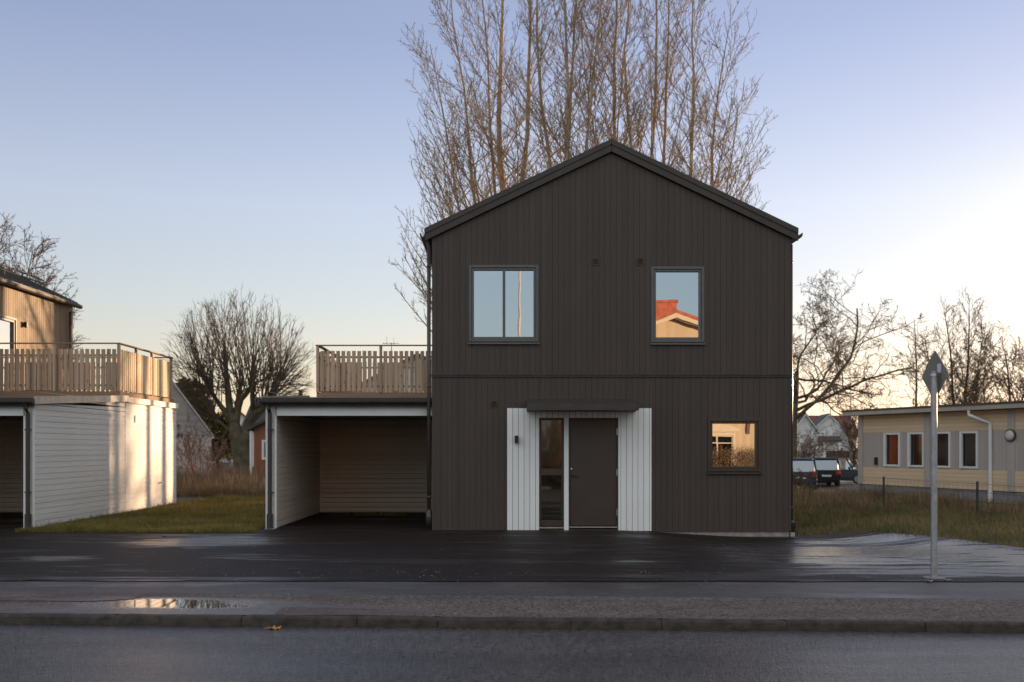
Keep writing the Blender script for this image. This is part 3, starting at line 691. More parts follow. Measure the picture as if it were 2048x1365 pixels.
def deck(mirror):
    X = (lambda v: Vector((-13.99-v.x, v.y, v.z))) if mirror else None
    lab = ('bare timber roof deck railing at the left, sunlit on its right side' if mirror
           else 'bare timber roof deck railing between round bare tree and dark house')
    xo, xh, y0, y1 = -4.62, -1.36, 25.06, 28.55
    if mirror: y0 = 24.55
    c = thing('deck_railing', lab, 'railing', ((-9.37 if mirror else xo), y0, 2.84), group='timber railings on the roof decks')
    zb, zt = 3.06, 4.20
    m = MB(); m.box(xo, xh, y0, y0+.045, 2.86, 3.03); m.box(xo, xo+.045, y0+.046, y1, 2.86, 3.03); m.box(xo, xh, y1, y1+.045, 2.86, 3.03)
    m.build('rim_board', M['rail_wood'], c, X, bevel=.004)
    m = MB(); yy = y0+.05
    while yy < y1-.12: m.box(xo+.046, xh, yy, yy+.115, 2.995, 3.02); yy += .12
    m.build('deck_floor', M['rail_wood'], c, X)
    for (x, y) in ([(xo+.03, y0+.005), (xo+1.62, y0+.005), (xh-.10, y0+.005)] + [(xo+.03, y0+q) for q in (1.17, 2.33)] + [(xo+.03, y1-.10), (xo+1.62, y1-.10), (xh-.10, y1-.10)]):
        MB().box(x-.034, x+.034, y-.034, y+.034, 3.031, zt-.001).build('post', M['deck_wood'], c, X, bevel=.004)
    m = MB(); m.box(xo-.02, xh, y0-.045, y0+.055, zt, zt+.028); m.box(xo-.02, xo+.09, y0+.056, y1-.16, zt, zt+.028); m.box(xo-.02, xh, y1-.155, y1-.05, zt, zt+.028)
    m.build('handrail', M['rail_wood'], c, X, bevel=.003)
    m = MB()
    for z in (3.16, 3.90):
        m.box(xo+.065, xh, y0+.015, y0+.05, z, z+.045); m.box(xo+.04, xo+.07, y0+.056, y1-.14, z, z+.045); m.box(xo+.065, xh, y1-.13, y1-.10, z, z+.045)
    m.build('cross_rail', M['rail_wood'], c, X)
    m = MB(); x = xo+.10
    while x < xh-.05:
        if abs(x+.045-(xo+1.62)) > .075: m.box(x, x+.093, y0-.008+rnd.uniform(-.003, .003), y0+.0145, zb+rnd.uniform(-.004, .004), 4.075+rnd.uniform(-.004, .004))
        x += .1325
    m.build('front_pickets', M['deck_wood'], c, X)
    m = MB(); x = xo+.06
    while x < xh-.05: m.box(x, x+.093, y1-.16, y1-.1305, zb, 4.075+rnd.uniform(-.01, .01)); x += .1325
    m.build('back_pickets', M['deck_wood'], c, X)
    m = MB(); y = y0+.09
    while y < y1-.2:
        if min(abs(y+.045-(y0+q)) for q in (1.17, 2.33)) > .07: m.box(xo+.015, xo+.039, y, y+.093, zb, 4.075+rnd.uniform(-.004, .004))
        y += .1325
    m.build('side_pickets', M['deck_wood_lit_y'], c, X)
    return c
deck(False); deck(True)

# ------------------------------------------------------------------ generic far houses
def simple_house(name, label, cat, loc, rz, w_, d_, eave, ridge, wall, roof, gable_front=True, wins=(), chim=None, over=.35, base=0, group=None, extra=None, upper=None, pane=None, trim=None):
    h = thing(name, label, cat, loc, rz, group, local=True)
    hw, hd = w_/2, d_/2; m = MB()
    if gable_front: m.prism_y([(-hw, -.6), (hw, -.6), (hw, eave), (0, ridge), (-hw, eave)], -hd, hd)
    else: m.prism_x([(-hd, -.6), (hd, -.6), (hd, eave), (0, ridge), (-hd, eave)], -hw, hw)
    m.build('wall', wall, h)
    if upper is not None:
        z0, mat = upper; s = (ridge-eave)/hw; 
        m = MB()
        if z0 >= eave: k = hw-(z0-eave)/s; m.prism_y([(-k, z0), (k, z0), (0, ridge-.02)], -hd-.03, -hd-.002)
        else: m.prism_y([(-hw, z0), (hw, z0), (hw, eave), (0, ridge-.02), (-hw, eave)], -hd-.03, -hd-.002)
        m.build('gable_boards', mat, h)
    H2 = hw if gable_front else hd; sl_ = (ridge-eave)/H2; e = over; t = .14; m = MB()
    prof = [(-H2-e, eave-sl_*e+.02), (0, ridge+.02), (H2+e, eave-sl_*e+.02), (H2+e, eave-sl_*e+.02+t), (0, ridge+.02+t*1.2), (-H2-e, eave-sl_*e+.02+t)]
    (m.prism_y(prof, -hd-over, hd+over) if gable_front else m.prism_x(prof, -hw-over, hw+over)); r = m.build('roof', roof, h)
    if chim: cx_, cy_, cw, cz, cm = chim; MB().box(cx_-cw, cx_+cw, cy_-cw, cy_+cw, ridge-1.2, cz).box(cx_-cw-.06, cx_+cw+.06, cy_-cw-.06, cy_+cw+.06, cz, cz+.12).build('chimney', cm, r)
    if trim:
        m = MB(); a = .18
        for s_ in (-1, 1):
            m.prism_y(sorted_ccw([(s_*(H2+e), eave-sl_*e), (0, ridge), (0, ridge-a*1.1), (s_*(H2+e), eave-sl_*e-a)]), -hd-over-.03, -hd-over-.002)
        m.build('verge_board', trim, h)
    for (x0, x1, z0, z1, ml, tr) in wins:
        window(h, x0, x1, z0, z1, X=T(0, -hd-.064, 0), mat=M['trim_white'], pane=pane or M['pane_far'], mull=ml, trans=tr, sill=False, w=.05, casing=.09)
    if extra: extra(h)
    return h
def sorted_ccw(p):
    cx_ = sum(a for a, b in p)/len(p); cz_ = sum(b for a, b in p)/len(p)
    return sorted(p, key=lambda q: math.atan2(q[1]-cz_, q[0]-cx_))

# grey gabled building behind the left carport
def grey_extra(h):
    c_, n_ = Vector(h.location), Vector((math.cos(.36), math.sin(.36), 0)); o_ = c_+Vector((math.sin(.36), -math.cos(.36), 0))*2.545
    for txt, px, py, s_ in (('IT', 361, 859.5, .34), ('AN', 366, 876, .34)):
        k = (px-CX)/FPX; u = (k*o_.y-o_.x)/(n_.x-k*n_.y); Yp = o_.y+u*n_.y; z = EYE+(CY-py)*Yp/FPX
        cu = bpy.data.curves.new('lettering', 'FONT'); cu.body = txt; cu.size = s_; cu.extrude = .012; cu.align_x = 'RIGHT'; cu.offset = .006
        o = bpy.data.objects.new('lettering', cu); COL.objects.link(o); o.data.materials.append(M['black'])
        dg = bpy.context.evaluated_depsgraph_get(); me = bpy.data.meshes.new_from_object(o.evaluated_get(dg)); bpy.data.objects.remove(o)
        o2 = bpy.data.objects.new('lettering', me); COL.objects.link(o2); o2.rotation_euler = (PI/2, 0, 0); o2.location = (u, -2.545, z); o2.parent = h
Yg = 50.0; xr = FX(423, Yg)
simple_house('warehouse', 'grey gabled building with pale pink lower wall and black lettering, behind the bare bushes', 'building', (xr-2.2*math.cos(.36)-2.5*math.sin(.36), Yg-2.2*math.sin(.36)+2.5*math.cos(.36), 0), .36, 4.4, 5, 2.25, 5.25, M['pink_wall'], M['flashing'], True, (), over=.12, upper=(2.25, M['grey_boards_far']), extra=grey_extra)
# red ochre outbuilding
def shed_extra(h):
    window(h, -2.1, -1.7, 1.05, 2.0, X=T(0, -2.564, 0), mat=M['trim_white'], pane=M['pane_far'], sill=False, w=.04, casing=.06)
    MB().tube([(-2.62, -2.62, -.2), (-2.62, -2.62, 2.45)], .06, 8).build('downpipe', M['trim_white'], h)
simple_house('outbuilding', 'red ochre outbuilding with dark roof just left of the open carport', 'outbuilding', (FX(508, 48)+2.5, 50.5, 0), 0, 5.0, 5, 2.55, 3.75, M['brick_red'], M['dark_roof'], True, (), extra=shed_extra, over=.3)
simple_house('distant_house', 'low white house with brown roof seen past the mossy tree trunk', 'house', (FX(455, 105), 110, 0), 0, 5.6, 8, 1.9, 3.1, M['white_house'], M['red_roof'], False, [(-1.2, -.2, .6, 1.5, [], []), (.6, 1.4, .6, 1.5, [], [])], over=.5)
simple_house('distant_house', 'red tiled house peeking out behind the round bare tree', 'house', (FX(440, 135), 140, 0), .5, 7, 9, 3.6, 6.6, M['white_house'], M['red_tile'], True, [(-1, 0, 3, 4, [], [])], over=.4)
def aerial(h):
    m = MB(); z = 9.2; m.tube([(-2.25, 0, 6.5), (-2.25, 0, z)], .03, 6)
    for k in range(5): m.box(-2.8+k*.25, -2.78+k*.25, -.35, .35, z-.05, z-.02); 
    m.box(-2.9, -1.7, -.01, .01, z-.06, z-.03); m.box(-2.6, -2.58, -.02, .02, z-.1, z+.45); m.box(-2.1, -2.08, -.02, .02, z-.1, z+.35)
    m.build('aerial', M['wire'], h)
simple_house('distant_house', 'dark roofed house with a roof aerial, behind the right deck railing', 'house', (-5.6, 72, 0), 0, 13, 8, 4.5, 7.9, M['white_house'], M['dark_roof'], True, [(-5, -4, 2, 3.2, [], []), (-2, -1, 2, 3.2, [], [])], over=.4, extra=aerial)
simple_house('distant_house', 'dark roofed house with a slim chimney beyond the carport roof', 'house', (FX(570, 84), 88, 0), 0, 6.5, 8, 3.4, 5.9, M['white_house'], M['dark_roof'], False, (), chim=(.55, 0, .18, 6.6, M['brown_trim']), over=.4)
# white houses at the right beyond the cars
def porch(h):
    m = MB(); m.prism_x([(-8.2, 3.3), (-4.9, 3.3), (-4.9, 4.4), (-8.2, 3.6)], -4.6, 1.8); m.build('porch_roof', M['dark_roof'], h)
    m = MB()
    for x in (-4.3, -1.4, 1.4): m.box(x-.15, x+.15, -8.0, -7.7, -.6, 3.3)
    m.box(-4.3, 1.4, -5.2, -5.05, -.6, 3.3); m.build('porch_post', M['trim_white'], h)
simple_house('distant_house', 'white gabled house with red roof and porch beyond the parked cars', 'house', (FX(1663, 192), 196, -.6), -.15, 7.2, 9, 5.2, 8.6, M['white_house'], M['dark_roof'], True, [(-1.6, -.7, 3.9, 5.2, [], [4.6]), (.5, 1.4, 3.9, 5.2, [], [4.6]), (-2.8, -1.9, .9, 2.3, [], []), (1.8, 2.7, .9, 2.3, [], [])], over=.4, extra=porch, trim=M['trim_white'], pane=M['pane_far'])
simple_house('distant_house', 'long red-roofed house block behind the white gabled house', 'house', (FX(1668, 205)+.5, 214, -.6), -.05, 11.5, 9, 4.8, 8.9, M['white_house'], M['red_roof'], False, (), over=.5)
simple_house('distant_house', 'tall narrow white house close to the right edge of the dark house', 'house', (FX(1600, 150), 155, -.6), .35, 5.0, 7, 4.6, 7.4, M['white_house'], M['dark_roof'], True, [(-1.6, -.8, 2.6, 3.9, [], []), (.6, 1.4, 2.6, 3.9, [], []), (-1.6, -.8, .3, 1.6, [], []), (.6, 1.4, .3, 1.6, [], [])], over=.35, trim=M['trim_white'])
m = MB()
t = thing('board_fence', 'brown board fence in front of the white gabled house', 'fence', (FX(1650, 100), 100, -.6))
for k in range(26): x0 = FX(1652, 100)+k*.115; m.box(x0, x0+.105, 100, 100.03, -.6, 1.3+rnd.uniform(-.01, .01))
m.build('boards', M['fence_brown'], t); MB().box(FX(1652, 100), FX(1652, 100)+3, 100.03, 100.07, .9, 1.0).build('cross_rail', M['fence_brown'], t)

# cream house across the road (seen in the window panes)
def cream_extra(h):
    window(h, -2.85, .5, .5, 2.36, X=T(0, -4.564, 0), mat=M['cream_trim'], pane=M['pane_dim'], mull=[-2.0, -1.35, -.7, -.1], trans=[1.86], sill=False, w=.05, casing=.12)
    m = MB(); seg = 10; x0, x1 = -3.0, .6
    for i in range(seg):
        a = x0+(x1-x0)*i/seg; b = x0+(x1-x0)*(i+1)/seg; za = 2.4+.28*math.sin(PI*i/seg); zb = 2.4+.28*math.sin(PI*(i+1)/seg)
        m.hexa([(a,-4.58,2.38),(b,-4.58,2.38),(b,-4.502,2.38),(a,-4.502,2.38),(a,-4.58,za+.14),(b,-4.58,zb+.14),(b,-4.502,zb+.14),(a,-4.502,za+.14)])
    m.build('window_head', M['cream_trim'], h)
    MB().box(-3.55, -3.4, -4.56, -4.502, 2.3, 2.85).build('shutter', M['brown_trim'], h)
simple_house('cream_house', 'cream boarded house with orange chimney, seen mirrored in the right-hand windows', 'house', (8.3, -12.5, 0), PI, 11.0, 9, 6.0, 7.95, M['cream'], M['red_tile'], True, (), chim=(-.05, 0, .72, 9.1, M['red_tile']), over=.45, extra=cream_extra, trim=M['cream_trim'])
t = thing('lamp_post', 'tall slim pale pole mirrored in the two-pane upper window', 'pole', (.80, -3.0, 0))
MB().tube([(.80, -3.0, 0), (.80, -3.0, 4), (.84, -3.0, 10.2)], [.075, .065, .04], 10).build('pole', M['fascia'], t)
MB().box(.55, .85, -3.1, -2.9, 10.2, 10.3).build('lamp_head', M['steel'], t)

# ------------------------------------------------------------------ the low yellow building on the right
YA, YB_ = Vector((13.7, 38.0, 0)), Vector((16.2, 30.8, 0))
dv = (YB_-YA).normalized(); LEN = 21.0
yb_ = thing('pavilion', 'low yellow and grey boarded building with flat roof behind the road sign', 'building', (13.7, 38.0, -.15), local=True)
nv = Vector((dv.y, -dv.x, 0))  # outward candidates
if nv.x > 0: nv = -nv
# local frame: u along dv, outward -v
XL = Matrix(((dv.x, -nv.x, 0, 0), (dv.y, -nv.y, 0, 0), (0, 0, 1, .15), (0, 0, 0, 1)))
def uy(px):   # distance along the facade for a photo column
    k = (px-CX)/FPX; return (k*YA.y-YA.x)/(dv.x-k*dv.y)
zz0, zb1, zw0, zw1, ztop = -.13, .26, .93, 2.18, 2.84
m = MB(); m.box(0, LEN, .02, 11, -.4, 2.86); m.build('wall', M['concrete'], yb_, XL)
pil = [(0, uy(1727)), (uy(1850), uy(1862)), (uy(2017), uy(2031)), (11.5, 11.8), (16, 16.3)]
segs = [(uy(1727), uy(1850)), (uy(1862), uy(2017)), (uy(2031), 11.5), (11.8, 16), (16.3, LEN)]
m = MB(); g2 = MB()
for a, b in segs:
    board_run(m, a, b, .13, zb1, zw0-.02, (), axis='v', gap=.006); board_run(m, a, b, .13, zw1+.02, ztop, (), axis='v', gap=.006)
yo = m.build('yellow_boards', M['yellow_boards'], yb_, XL)
wl = [(uy(1771), uy(1801)), (uy(1819), uy(1850)-.02), (uy(1864)+.04, uy(1902)), (uy(1923), uy(1957)), (8.6, 10.2), (13, 15)]
hol = [(a, b, zw0+.02, zw1) for a, b in wl]
for a, b in segs: board_run(g2, a, b, .14, zw0-.02, zw1+.02, hol, gap=.006, t=.012)
g2.build('grey_boards', M['grey_boards'], yb_, XL)
m = MB()
for a, b in pil: m.box(a, b, -.045, .02, zb1, ztop)
m.build('pilaster', M['grey_boards'], yb_, XL)
for a, b in wl:
    f = MB(); frame_bars(f, a, b, zw0+.02, zw1, .07, -.05, .02); f.box(a, a+.10, -.10, -.051, zw0+.02, zw1)
    fo = f.build('window', M['trim_white'], yb_, XL, bevel=.004); MB().box(a+.06, b-.06, -.0, .018, zw0+.08, zw1-.06).build('pane', M['pane_soft'], fo, XL)
m = MB(); m.box(-.45, LEN+.3, -.42, 11.3, 2.86, 3.0); m.build('roof', M['fascia'], yb_, XL)
m = MB(); m.box(-.47, LEN+.32, -.44, 11.32, 3.001, 3.07); m.build('roof_edge', M['brown_trim'], yb_, XL)
a = uy(1984); d = MB(); d.tube([(uy(1957), -.40, 2.84), (uy(1957), -.40, 2.70), (a, -.07, 2.42), (a, -.07, -.05), (a, -.12, -.12)], .055, 10); d.tube([(a, -.07, .0), (a, -.07, .25)], .075, 10)
d.build('downpipe', M['trim_white'], yb_, XL)
l = MB(); cxl, czl = uy(2024), 2.02
l.tube([(cxl, -.04, czl), (cxl, -.09, czl)], .20, 20); lo_ = l.build('wall_lamp', M['brown_trim'], yb_, XL)
l = MB(); l.tube([(cxl, -.09, czl), (cxl, -.13, czl), (cxl, -.16, czl)], [.17, .15, .08], 20); l.build('lamp_glass', M['lens'], lo_, XL, smooth=True)
MB().box(uy(1752), uy(1755)+.03, -.09, -.013, 1.0, 1.28).build('wall_box', M['black'], yb_, XL)

# ------------------------------------------------------------------ wire fence on the right verge
wf = thing('wire_fence', 'low wire fence on dark posts along the grass verge by the yellow building', 'fence', (11.1, 28.8, -.13))
fp = [(9.9, 38.5), (10.5, 33.7), (11.1, 28.8), (11.7, 24.4), (12.3, 20.0), (12.9, 15.6)]
for x, y in fp: MB().tube([(x, y, gh(x, y)-.1), (x, y, .84+gh(x, y)*.3)], .032, 8).build('post', M['post_green'], wf)
m = MB()
for z in (.08, .32, .55, .76):
    for a, b in zip(fp, fp[1:]): m.tube([(a[0], a[1], z), ((a[0]+b[0])/2, (a[1]+b[1])/2, z-.015), (b[0], b[1], z)], .004, 4, cap=False)
for k in range(110):
    t_ = k/110*5; i = int(t_); q = t_-i; a, b = fp[i], fp[i+1]; x, y = a[0]+(b[0]-a[0])*q, a[1]+(b[1]-a[1])*q
    m.tube([(x, y, .0), (x, y, .76)], .0018, 3, cap=False)
m.build('wire', M['wire'], wf)

# ------------------------------------------------------------------ road sign seen from behind
Ys = 12.42; sx = FX(1868, Ys); zs = FZ(745, Ys); zg = gh(sx, Ys)+.02
rs = thing('road_sign', 'diamond-shaped road sign on a grey pole, seen from its back', 'road sign', (sx, Ys, zg))
MB().tube([(sx, Ys, zg-.05), (sx, Ys, zs)], .039, 16).tube([(sx, Ys, zs), (sx, Ys, zs+.012)], .043, 16).build('pole', M['galv'], rs, smooth=False)
Xs = T(sx+.068, Ys+.13, FZ(750, Ys), math.radians(-84.6))
h_ = .310; c_ = .016
dia = [(-h_, -c_), (-c_, -h_), (c_, -h_), (h_, -c_), (h_, c_), (c_, h_), (-c_, h_), (-h_, c_)]
MB().prism_y(dia, -.0015, .0015).build('sign_plate', M['sign_back'], rs, Xs)
MB().prism_y([(a*.96, b*.96) for a, b in dia], .0016, .0026).build('sign_face', M['yellow_front'], rs, Xs)
MB().box(.06, .145, -.0035, -.0016, .03, .14).build('sticker', M['sticker'], rs, Xs)
m = MB(); m.box(-.10, .02, -.030, -.002, -.0, .035); m.build('bracket', M['galv'], rs, Xs)
MB().tube([(sx, Ys, zs-.05), (sx, Ys, zs-.02)], .050, 16).build('clamp', M['steel'], rs)
MB().tube([(sx, Ys, zg-.01), (sx, Ys, zg+.012)], .13, 14).build('foot', M['concrete'], rs)

# ------------------------------------------------------------------ cars
def make_car(name, label, cat, loc, rz, paint, Lc=4.3, Wd=1.74, Hc=1.5, estate=True):
    c = thing(name, label, cat, loc, rz, 'cars parked beyond the house', local=True)   # +Y is forward
    hw = Wd/2; q = Lc/2
    def loft(sts, sec):
        m = MB(); n = None; rings = []
        for s_ in sts: r = sec(*s_); rings.append(r)
        n = len(rings[0]); vs = [p for r in rings for p in r]; fs = []
        for i in range(len(rings)-1):
            for j in range(n-1): k = i*n+j; fs.append((k, k+1, k+n+1, k+n))
        fs.append(tuple(range(n-1, -1, -1))); b = (len(rings)-1)*n; fs.append(tuple(b+k for k in range(n)))
        fs += [(i*n+n-1, i*n, (i+1)*n, (i+1)*n+n-1) for i in range(len(rings)-1)]
        return m.add(vs, fs)
    def sec(y, z0, z1, k):
        h = hw*k; return [(-h*.93, y, z0), (-h, y, z0+.18), (-h*1.0, y, (z0+z1)/2), (-h*.96, y, z1-.06), (-h*.88, y, z1), (h*.88, y, z1), (h*.96, y, z1-.06), (h, y, (z0+z1)/2), (h, y, z0+.18), (h*.93, y, z0)]
    bl = .92
    sts = [(-q, .38, .72, .90), (-q+.05, .28, .95 if estate else .98, .95), (-q+.35, .22, bl+.02, 1), (-.3, .20, bl, 1), (q-1.25, .20, bl-.02, 1), (q-.5, .22, .80, .98), (q-.1, .28, .68, .92), (q, .36, .60, .82)]
    bo = loft(sts, sec).build('body', paint, c, smooth=False, bevel=.03)
    def gsec(y, z, k):
        h = hw*k; return [(-h, y, bl-.04), (-h*.86, y, z-.03), (-h*.78, y, z), (h*.78, y, z), (h*.86, y, z-.03), (h, y, bl-.04)]
    rb = -q+.12 if estate else -q+.55
    gl = [(rb, bl+.01, .9), (rb+.30, Hc-.05, .93), (rb+.75, Hc-.02, .95), (0, Hc-.01, .96), (.45, Hc-.05, .95), (q-1.15, bl+.01, .9)]
    loft(gl, gsec).build('windows', M['pane_car'], c)
    def rsec(y, z, k):
        h = hw*k; return [(-h*.80, y, z-.0), (-h*.76, y, z+.035), (h*.76, y, z+.035), (h*.80, y, z)]
    loft([(rb+.22, Hc-.075, .93), (rb+.75, Hc-.018, .95), (0, Hc-.008, .96), (.50, Hc-.07, .95)], rsec).build('roof', paint, c)
    m = MB()
    for s_ in (-1, 1):
        for (y0, y1) in ((rb+.0, rb+.30), (q-1.15, .45)):
            z1 = Hc-.03; m.tube([(s_*hw*.91, y0, bl-.02), (s_*hw*.80, y1, z1)], .045, 6)
        m.tube([(s_*hw*.92, -.35, bl-.02), (s_*hw*.82, -.35, Hc-.03)], .035, 6)
        if estate: m.tube([(s_*hw*.90, rb+1.05, bl-.02), (s_*hw*.80, rb+.95, Hc-.03)], .04, 6)
    m.build('pillars', paint, c)
    for s_ in (-1, 1):
        for y in (-q+.85, q-.85):
            w_ = MB(); w_.tube([(s_*(hw-.20), y, .31), (s_*(hw-.0), y, .31)], .31, 20); wo_ = w_.build('wheel', M['rubber'], c)
            MB().tube([(s_*(hw-.0), y, .31), (s_*(hw+.012), y, .31)], .20, 16).build('rim', M['steel'], wo_)
        MB().box(s_*hw*.62, s_*hw*.90, -q-.02, -q+.10, .70, .88 if not estate else .98).build('tail_light', M['tail_red'], c, bevel=.01)
        MB().box(s_*hw*.60, s_*hw*.90, q-.16, q-.06, .56, .68).build('headlight', M['lens'], c, bevel=.01)
        MB().box(s_*(hw+.02), s_*(hw+.17), .62, .74, bl, bl+.12).build('mirror', paint, c, bevel=.02)
    MB().box(-.26, .26, -q-.035, -q-.005, .58, .69).build('plate', M['plate'], c)
    MB().box(-hw*.86, hw*.86, -q-.06, -q+.12, .34, .54).build('bumper', paint, c, bevel=.03)
    return c
M['pane_car'] = pane_mat('car_glass', (.30, .33, .36), rough=.05, wave=0)
make_car('parked_car', 'blue-grey estate car nearest the dark house, tail lights towards the road', 'car', (FX(1596, 54), 54, gh(16, 54)+.02), math.radians(-13), M['car_blue'], Hc=1.64)
make_car('parked_car', 'black estate car in the middle of the parked row, seen from behind', 'car', (FX(1651, 57), 58, gh(18, 58)+.02), math.radians(-8), M['car_black'], Lc=4.2, Wd=1.66, Hc=1.62)
make_car('parked_car', 'dark grey hatchback with bonnet pointing right beside the yellow building', 'car', (FX(1686, 61), 61.5, gh(20, 61)+.02), math.radians(-118), M['car_grey'], Lc=4.0, Hc=1.58, estate=False)
sl_ = thing('street_lamp', 'slim street lamp standing between the cars and the yellow building', 'street lamp', (FX(1702, 72), 72, -.6))
MB().tube([(FX(1702, 72), 72, -.6), (FX(1702, 72), 72, FZ(789, 72))], [.11, .05], 8).build('pole', M['galv'], sl_)
MB().box(FX(1697, 72), FX(1708, 72), 71.9, 72.1, FZ(789, 72), FZ(787, 72)+.05).build('lamp_head', M['galv'], sl_)

# ------------------------------------------------------------------ trees
class Tubes:
    """collects polylines and turns them into one mesh, vectorised per (points, sides)"""
    def __init__(s): s.g = {}; s.n = 0
    def add(s, pts, rad, sides): s.g.setdefault((len(pts), sides), []).append((pts, rad)); s.n += 1
    def build(s, name, mat, parent, off):
        V, F = [], []; base = 0
        for (n, k), items in s.g.items():
            P = np.array([i[0] for i in items], dtype=np.float64); R = np.array([i[1] for i in items], dtype=np.float64)
            Tn = np.zeros_like(P); Tn[:, 1:-1] = P[:, 2:]-P[:, :-2]; Tn[:, 0] = P[:, 1]-P[:, 0]; Tn[:, -1] = P[:, -1]-P[:, -2]
            Tn /= np.linalg.norm(Tn, axis=2, keepdims=True)+1e-9
            ref = np.zeros((len(items), 1, 3)); mt = np.abs(Tn.mean(axis=1))[:, 2] > .7
            ref[~mt, 0, 2] = 1; ref[mt, 0, 0] = 1
            U = np.cross(Tn, np.broadcast_to(ref, Tn.shape)); U /= np.linalg.norm(U, axis=2, keepdims=True)+1e-9
            W = np.cross(Tn, U); an = 2*PI*np.arange(k)/k
            ring = P[:, :, None, :]+R[:, :, None, None]*(U[:, :, None, :]*np.cos(an)[None, None, :, None]+W[:, :, None, :]*np.sin(an)[None, None, :, None])
            V.append(ring.reshape(-1, 3)); m_ = len(items)
            idx = (np.arange(m_)*n*k)[:, None, None]+(np.arange(n-1)*k)[None, :, None]+np.arange(k)[None, None, :]
            nx = (np.arange(m_)*n*k)[:, None, None]+(np.arange(n-1)*k)[None, :, None]+((np.arange(k)+1) % k)[None, None, :]
            F.append(np.stack([idx, nx, nx+k, idx+k], axis=-1).reshape(-1, 4)+base); base += m_*n*k
        V = np.concatenate(V)-np.array(off); F = np.concatenate(F)
        me = bpy.data.meshes.new(name); me.vertices.add(len(V)); me.vertices.foreach_set('co', V.ravel())
        me.loops.add(F.size); me.loops.foreach_set('vertex_index', F.ravel().astype(np.int32))
        me.polygons.add(len(F)); me.polygons.foreach_set('loop_start', (np.arange(len(F))*4).astype(np.int32))
        me.polygons.foreach_set('loop_total', np.full(len(F), 4, dtype=np.int32)); me.update(calc_edges=True)
        me.polygons.foreach_set('use_smooth', np.ones(len(F), dtype=bool))
        me.materials.append(mat); o = bpy.data.objects.new(name, me); COL.objects.link(o); o.parent = parent
        return o
def nrm(v): return v/(np.linalg.norm(v)+1e-9)
UP = np.array([0, 0, 1.0])
def path(r, p, d, Ln, n, wob, up):
    pts = [p]; d = nrm(d)
    for i in range(n-1):
        d = nrm(d+r.normal(0, wob, 3)+UP*up); p = p+d*Ln/(n-1); pts.append(p)
    return np.array(pts)
def tilt(r, d, ang, az=None):
    d = nrm(d); a = np.array([0, 0, 1.0]) if abs(d[2]) < .9 else np.array([1.0, 0, 0])
    u = nrm(np.cross(d, a)); v = np.cross(d, u); az = r.uniform(0, 2*PI) if az is None else az
    return nrm(d*math.cos(ang)+(u*math.cos(az)+v*math.sin(az))*math.sin(ang))
def lerp_path(P, t):
    k = t*(len(P)-1); i = min(int(k), len(P)-2); q = k-i; return P[i]*(1-q)+P[i+1]*q, nrm(P[i+1]-P[i])
def fan_tree(label, x, y, stems, seed, L1=4.5, n1=30, low=.2, ang=(30, 58), up=.085, d2=3.3, d3=4.0, spread=(0, 0), rk=1.1, name='poplar_tree', group=None, mats=None, wob=.032, tipk=.45, L2=(.45, 1.5), rmin=.0078):
    """upright stems carrying long ascending limbs that fan out and fill an oval crown"""
    r = np.random.default_rng(seed); z0 = gh(x, y)-.1
    t = thing(name, label, 'tree', (x, y, z0), group=group); tr, cr = Tubes(), Tubes()
    for (dx, dy, h, rad, zs_) in stems:      # top offset, height, base radius, split height
        n = 16; P = np.zeros((n, 3)); ts = np.linspace(0, 1, n)
        P[:, 2] = z0+ts*h; s = np.clip((ts*h-zs_)/(h-zs_), 0, 1); cv = s**.72; k = h/24
        wv = (np.sin(ts*r.uniform(5, 9)+r.uniform(0, 6))*r.uniform(.08, .22)+np.sin(ts*r.uniform(12, 20)+r.uniform(0, 6))*.05)*k
        P[:, 0] = x+dx*cv+wv*np.minimum(1, s*3)+np.cumsum(r.normal(0, .05*k, n))*np.minimum(1, s*3); P[:, 1] = y+dy*cv+np.cumsum(r.normal(0, .05*k, n))*np.minimum(1, s*3)
        tr.add(P, rad*.74*(1-ts)**.8+.014, 8)
        for i in range(n1):
            q = low+(.97-low)*((i+r.uniform(0, 1))/n1); p, d = lerp_path(P, q)
            Ln = L1*(1-.62*q)*(1 if q < .8 else 1-(q-.8)*2.2)*r.uniform(.55, 1.15)
            az = r.uniform(0, 2*PI); out = np.array([math.cos(az)+spread[0]*r.uniform(0, 1)+dx*.06, math.sin(az)*.85, 0]); out = nrm(out)
            a_ = math.radians(r.uniform(*ang)+(8 if q < low+.12 else 0)); d1 = nrm(out*math.sin(a_)+UP*math.cos(a_)); B = path(r, p, d1, Ln, 9, wob, up)
            cr.add(B, np.linspace(max(rmin*1.3, rk*(.0078*Ln*(1.25-q)+.004)), rmin*1.05, 9), 4)
            n2 = int(2+Ln*d2)
            for j in range(n2):
                q2 = .10+.88*((j+r.uniform(0, 1))/n2); p2, dd = lerp_path(B, q2)
                l2 = r.uniform(*L2)*(1-q2*tipk); C = path(r, p2, tilt(r, dd, math.radians(r.uniform(24, 52))), l2, 5, wob*.9, up*1.1)
                cr.add(C, np.linspace(rmin*1.35, rmin*.95, 5), 3)
                for k_ in range(int(1+l2*d3+r.uniform(0, 1))):
                    p3, d3_ = lerp_path(C, r.uniform(.15, 1)); cr.add(path(r, p3, tilt(r, d3_, math.radians(r.uniform(28, 65))), r.uniform(.06, .26), 3, .06, up*1.5), np.array([rmin, rmin*.9, rmin*.75]), 3)
    mb_, mt_ = mats or (M['bark_pop'], M['twig_pop'])
    tr.build('trunk', mb_, t, (x, y, z0)); cr.build('crown', mt_, t, (x, y, z0)); return cr.n
PY = 42.0
def X_(px): return FX(px, PY)
cnt = 0; PG = 'bare poplars behind the dark house'
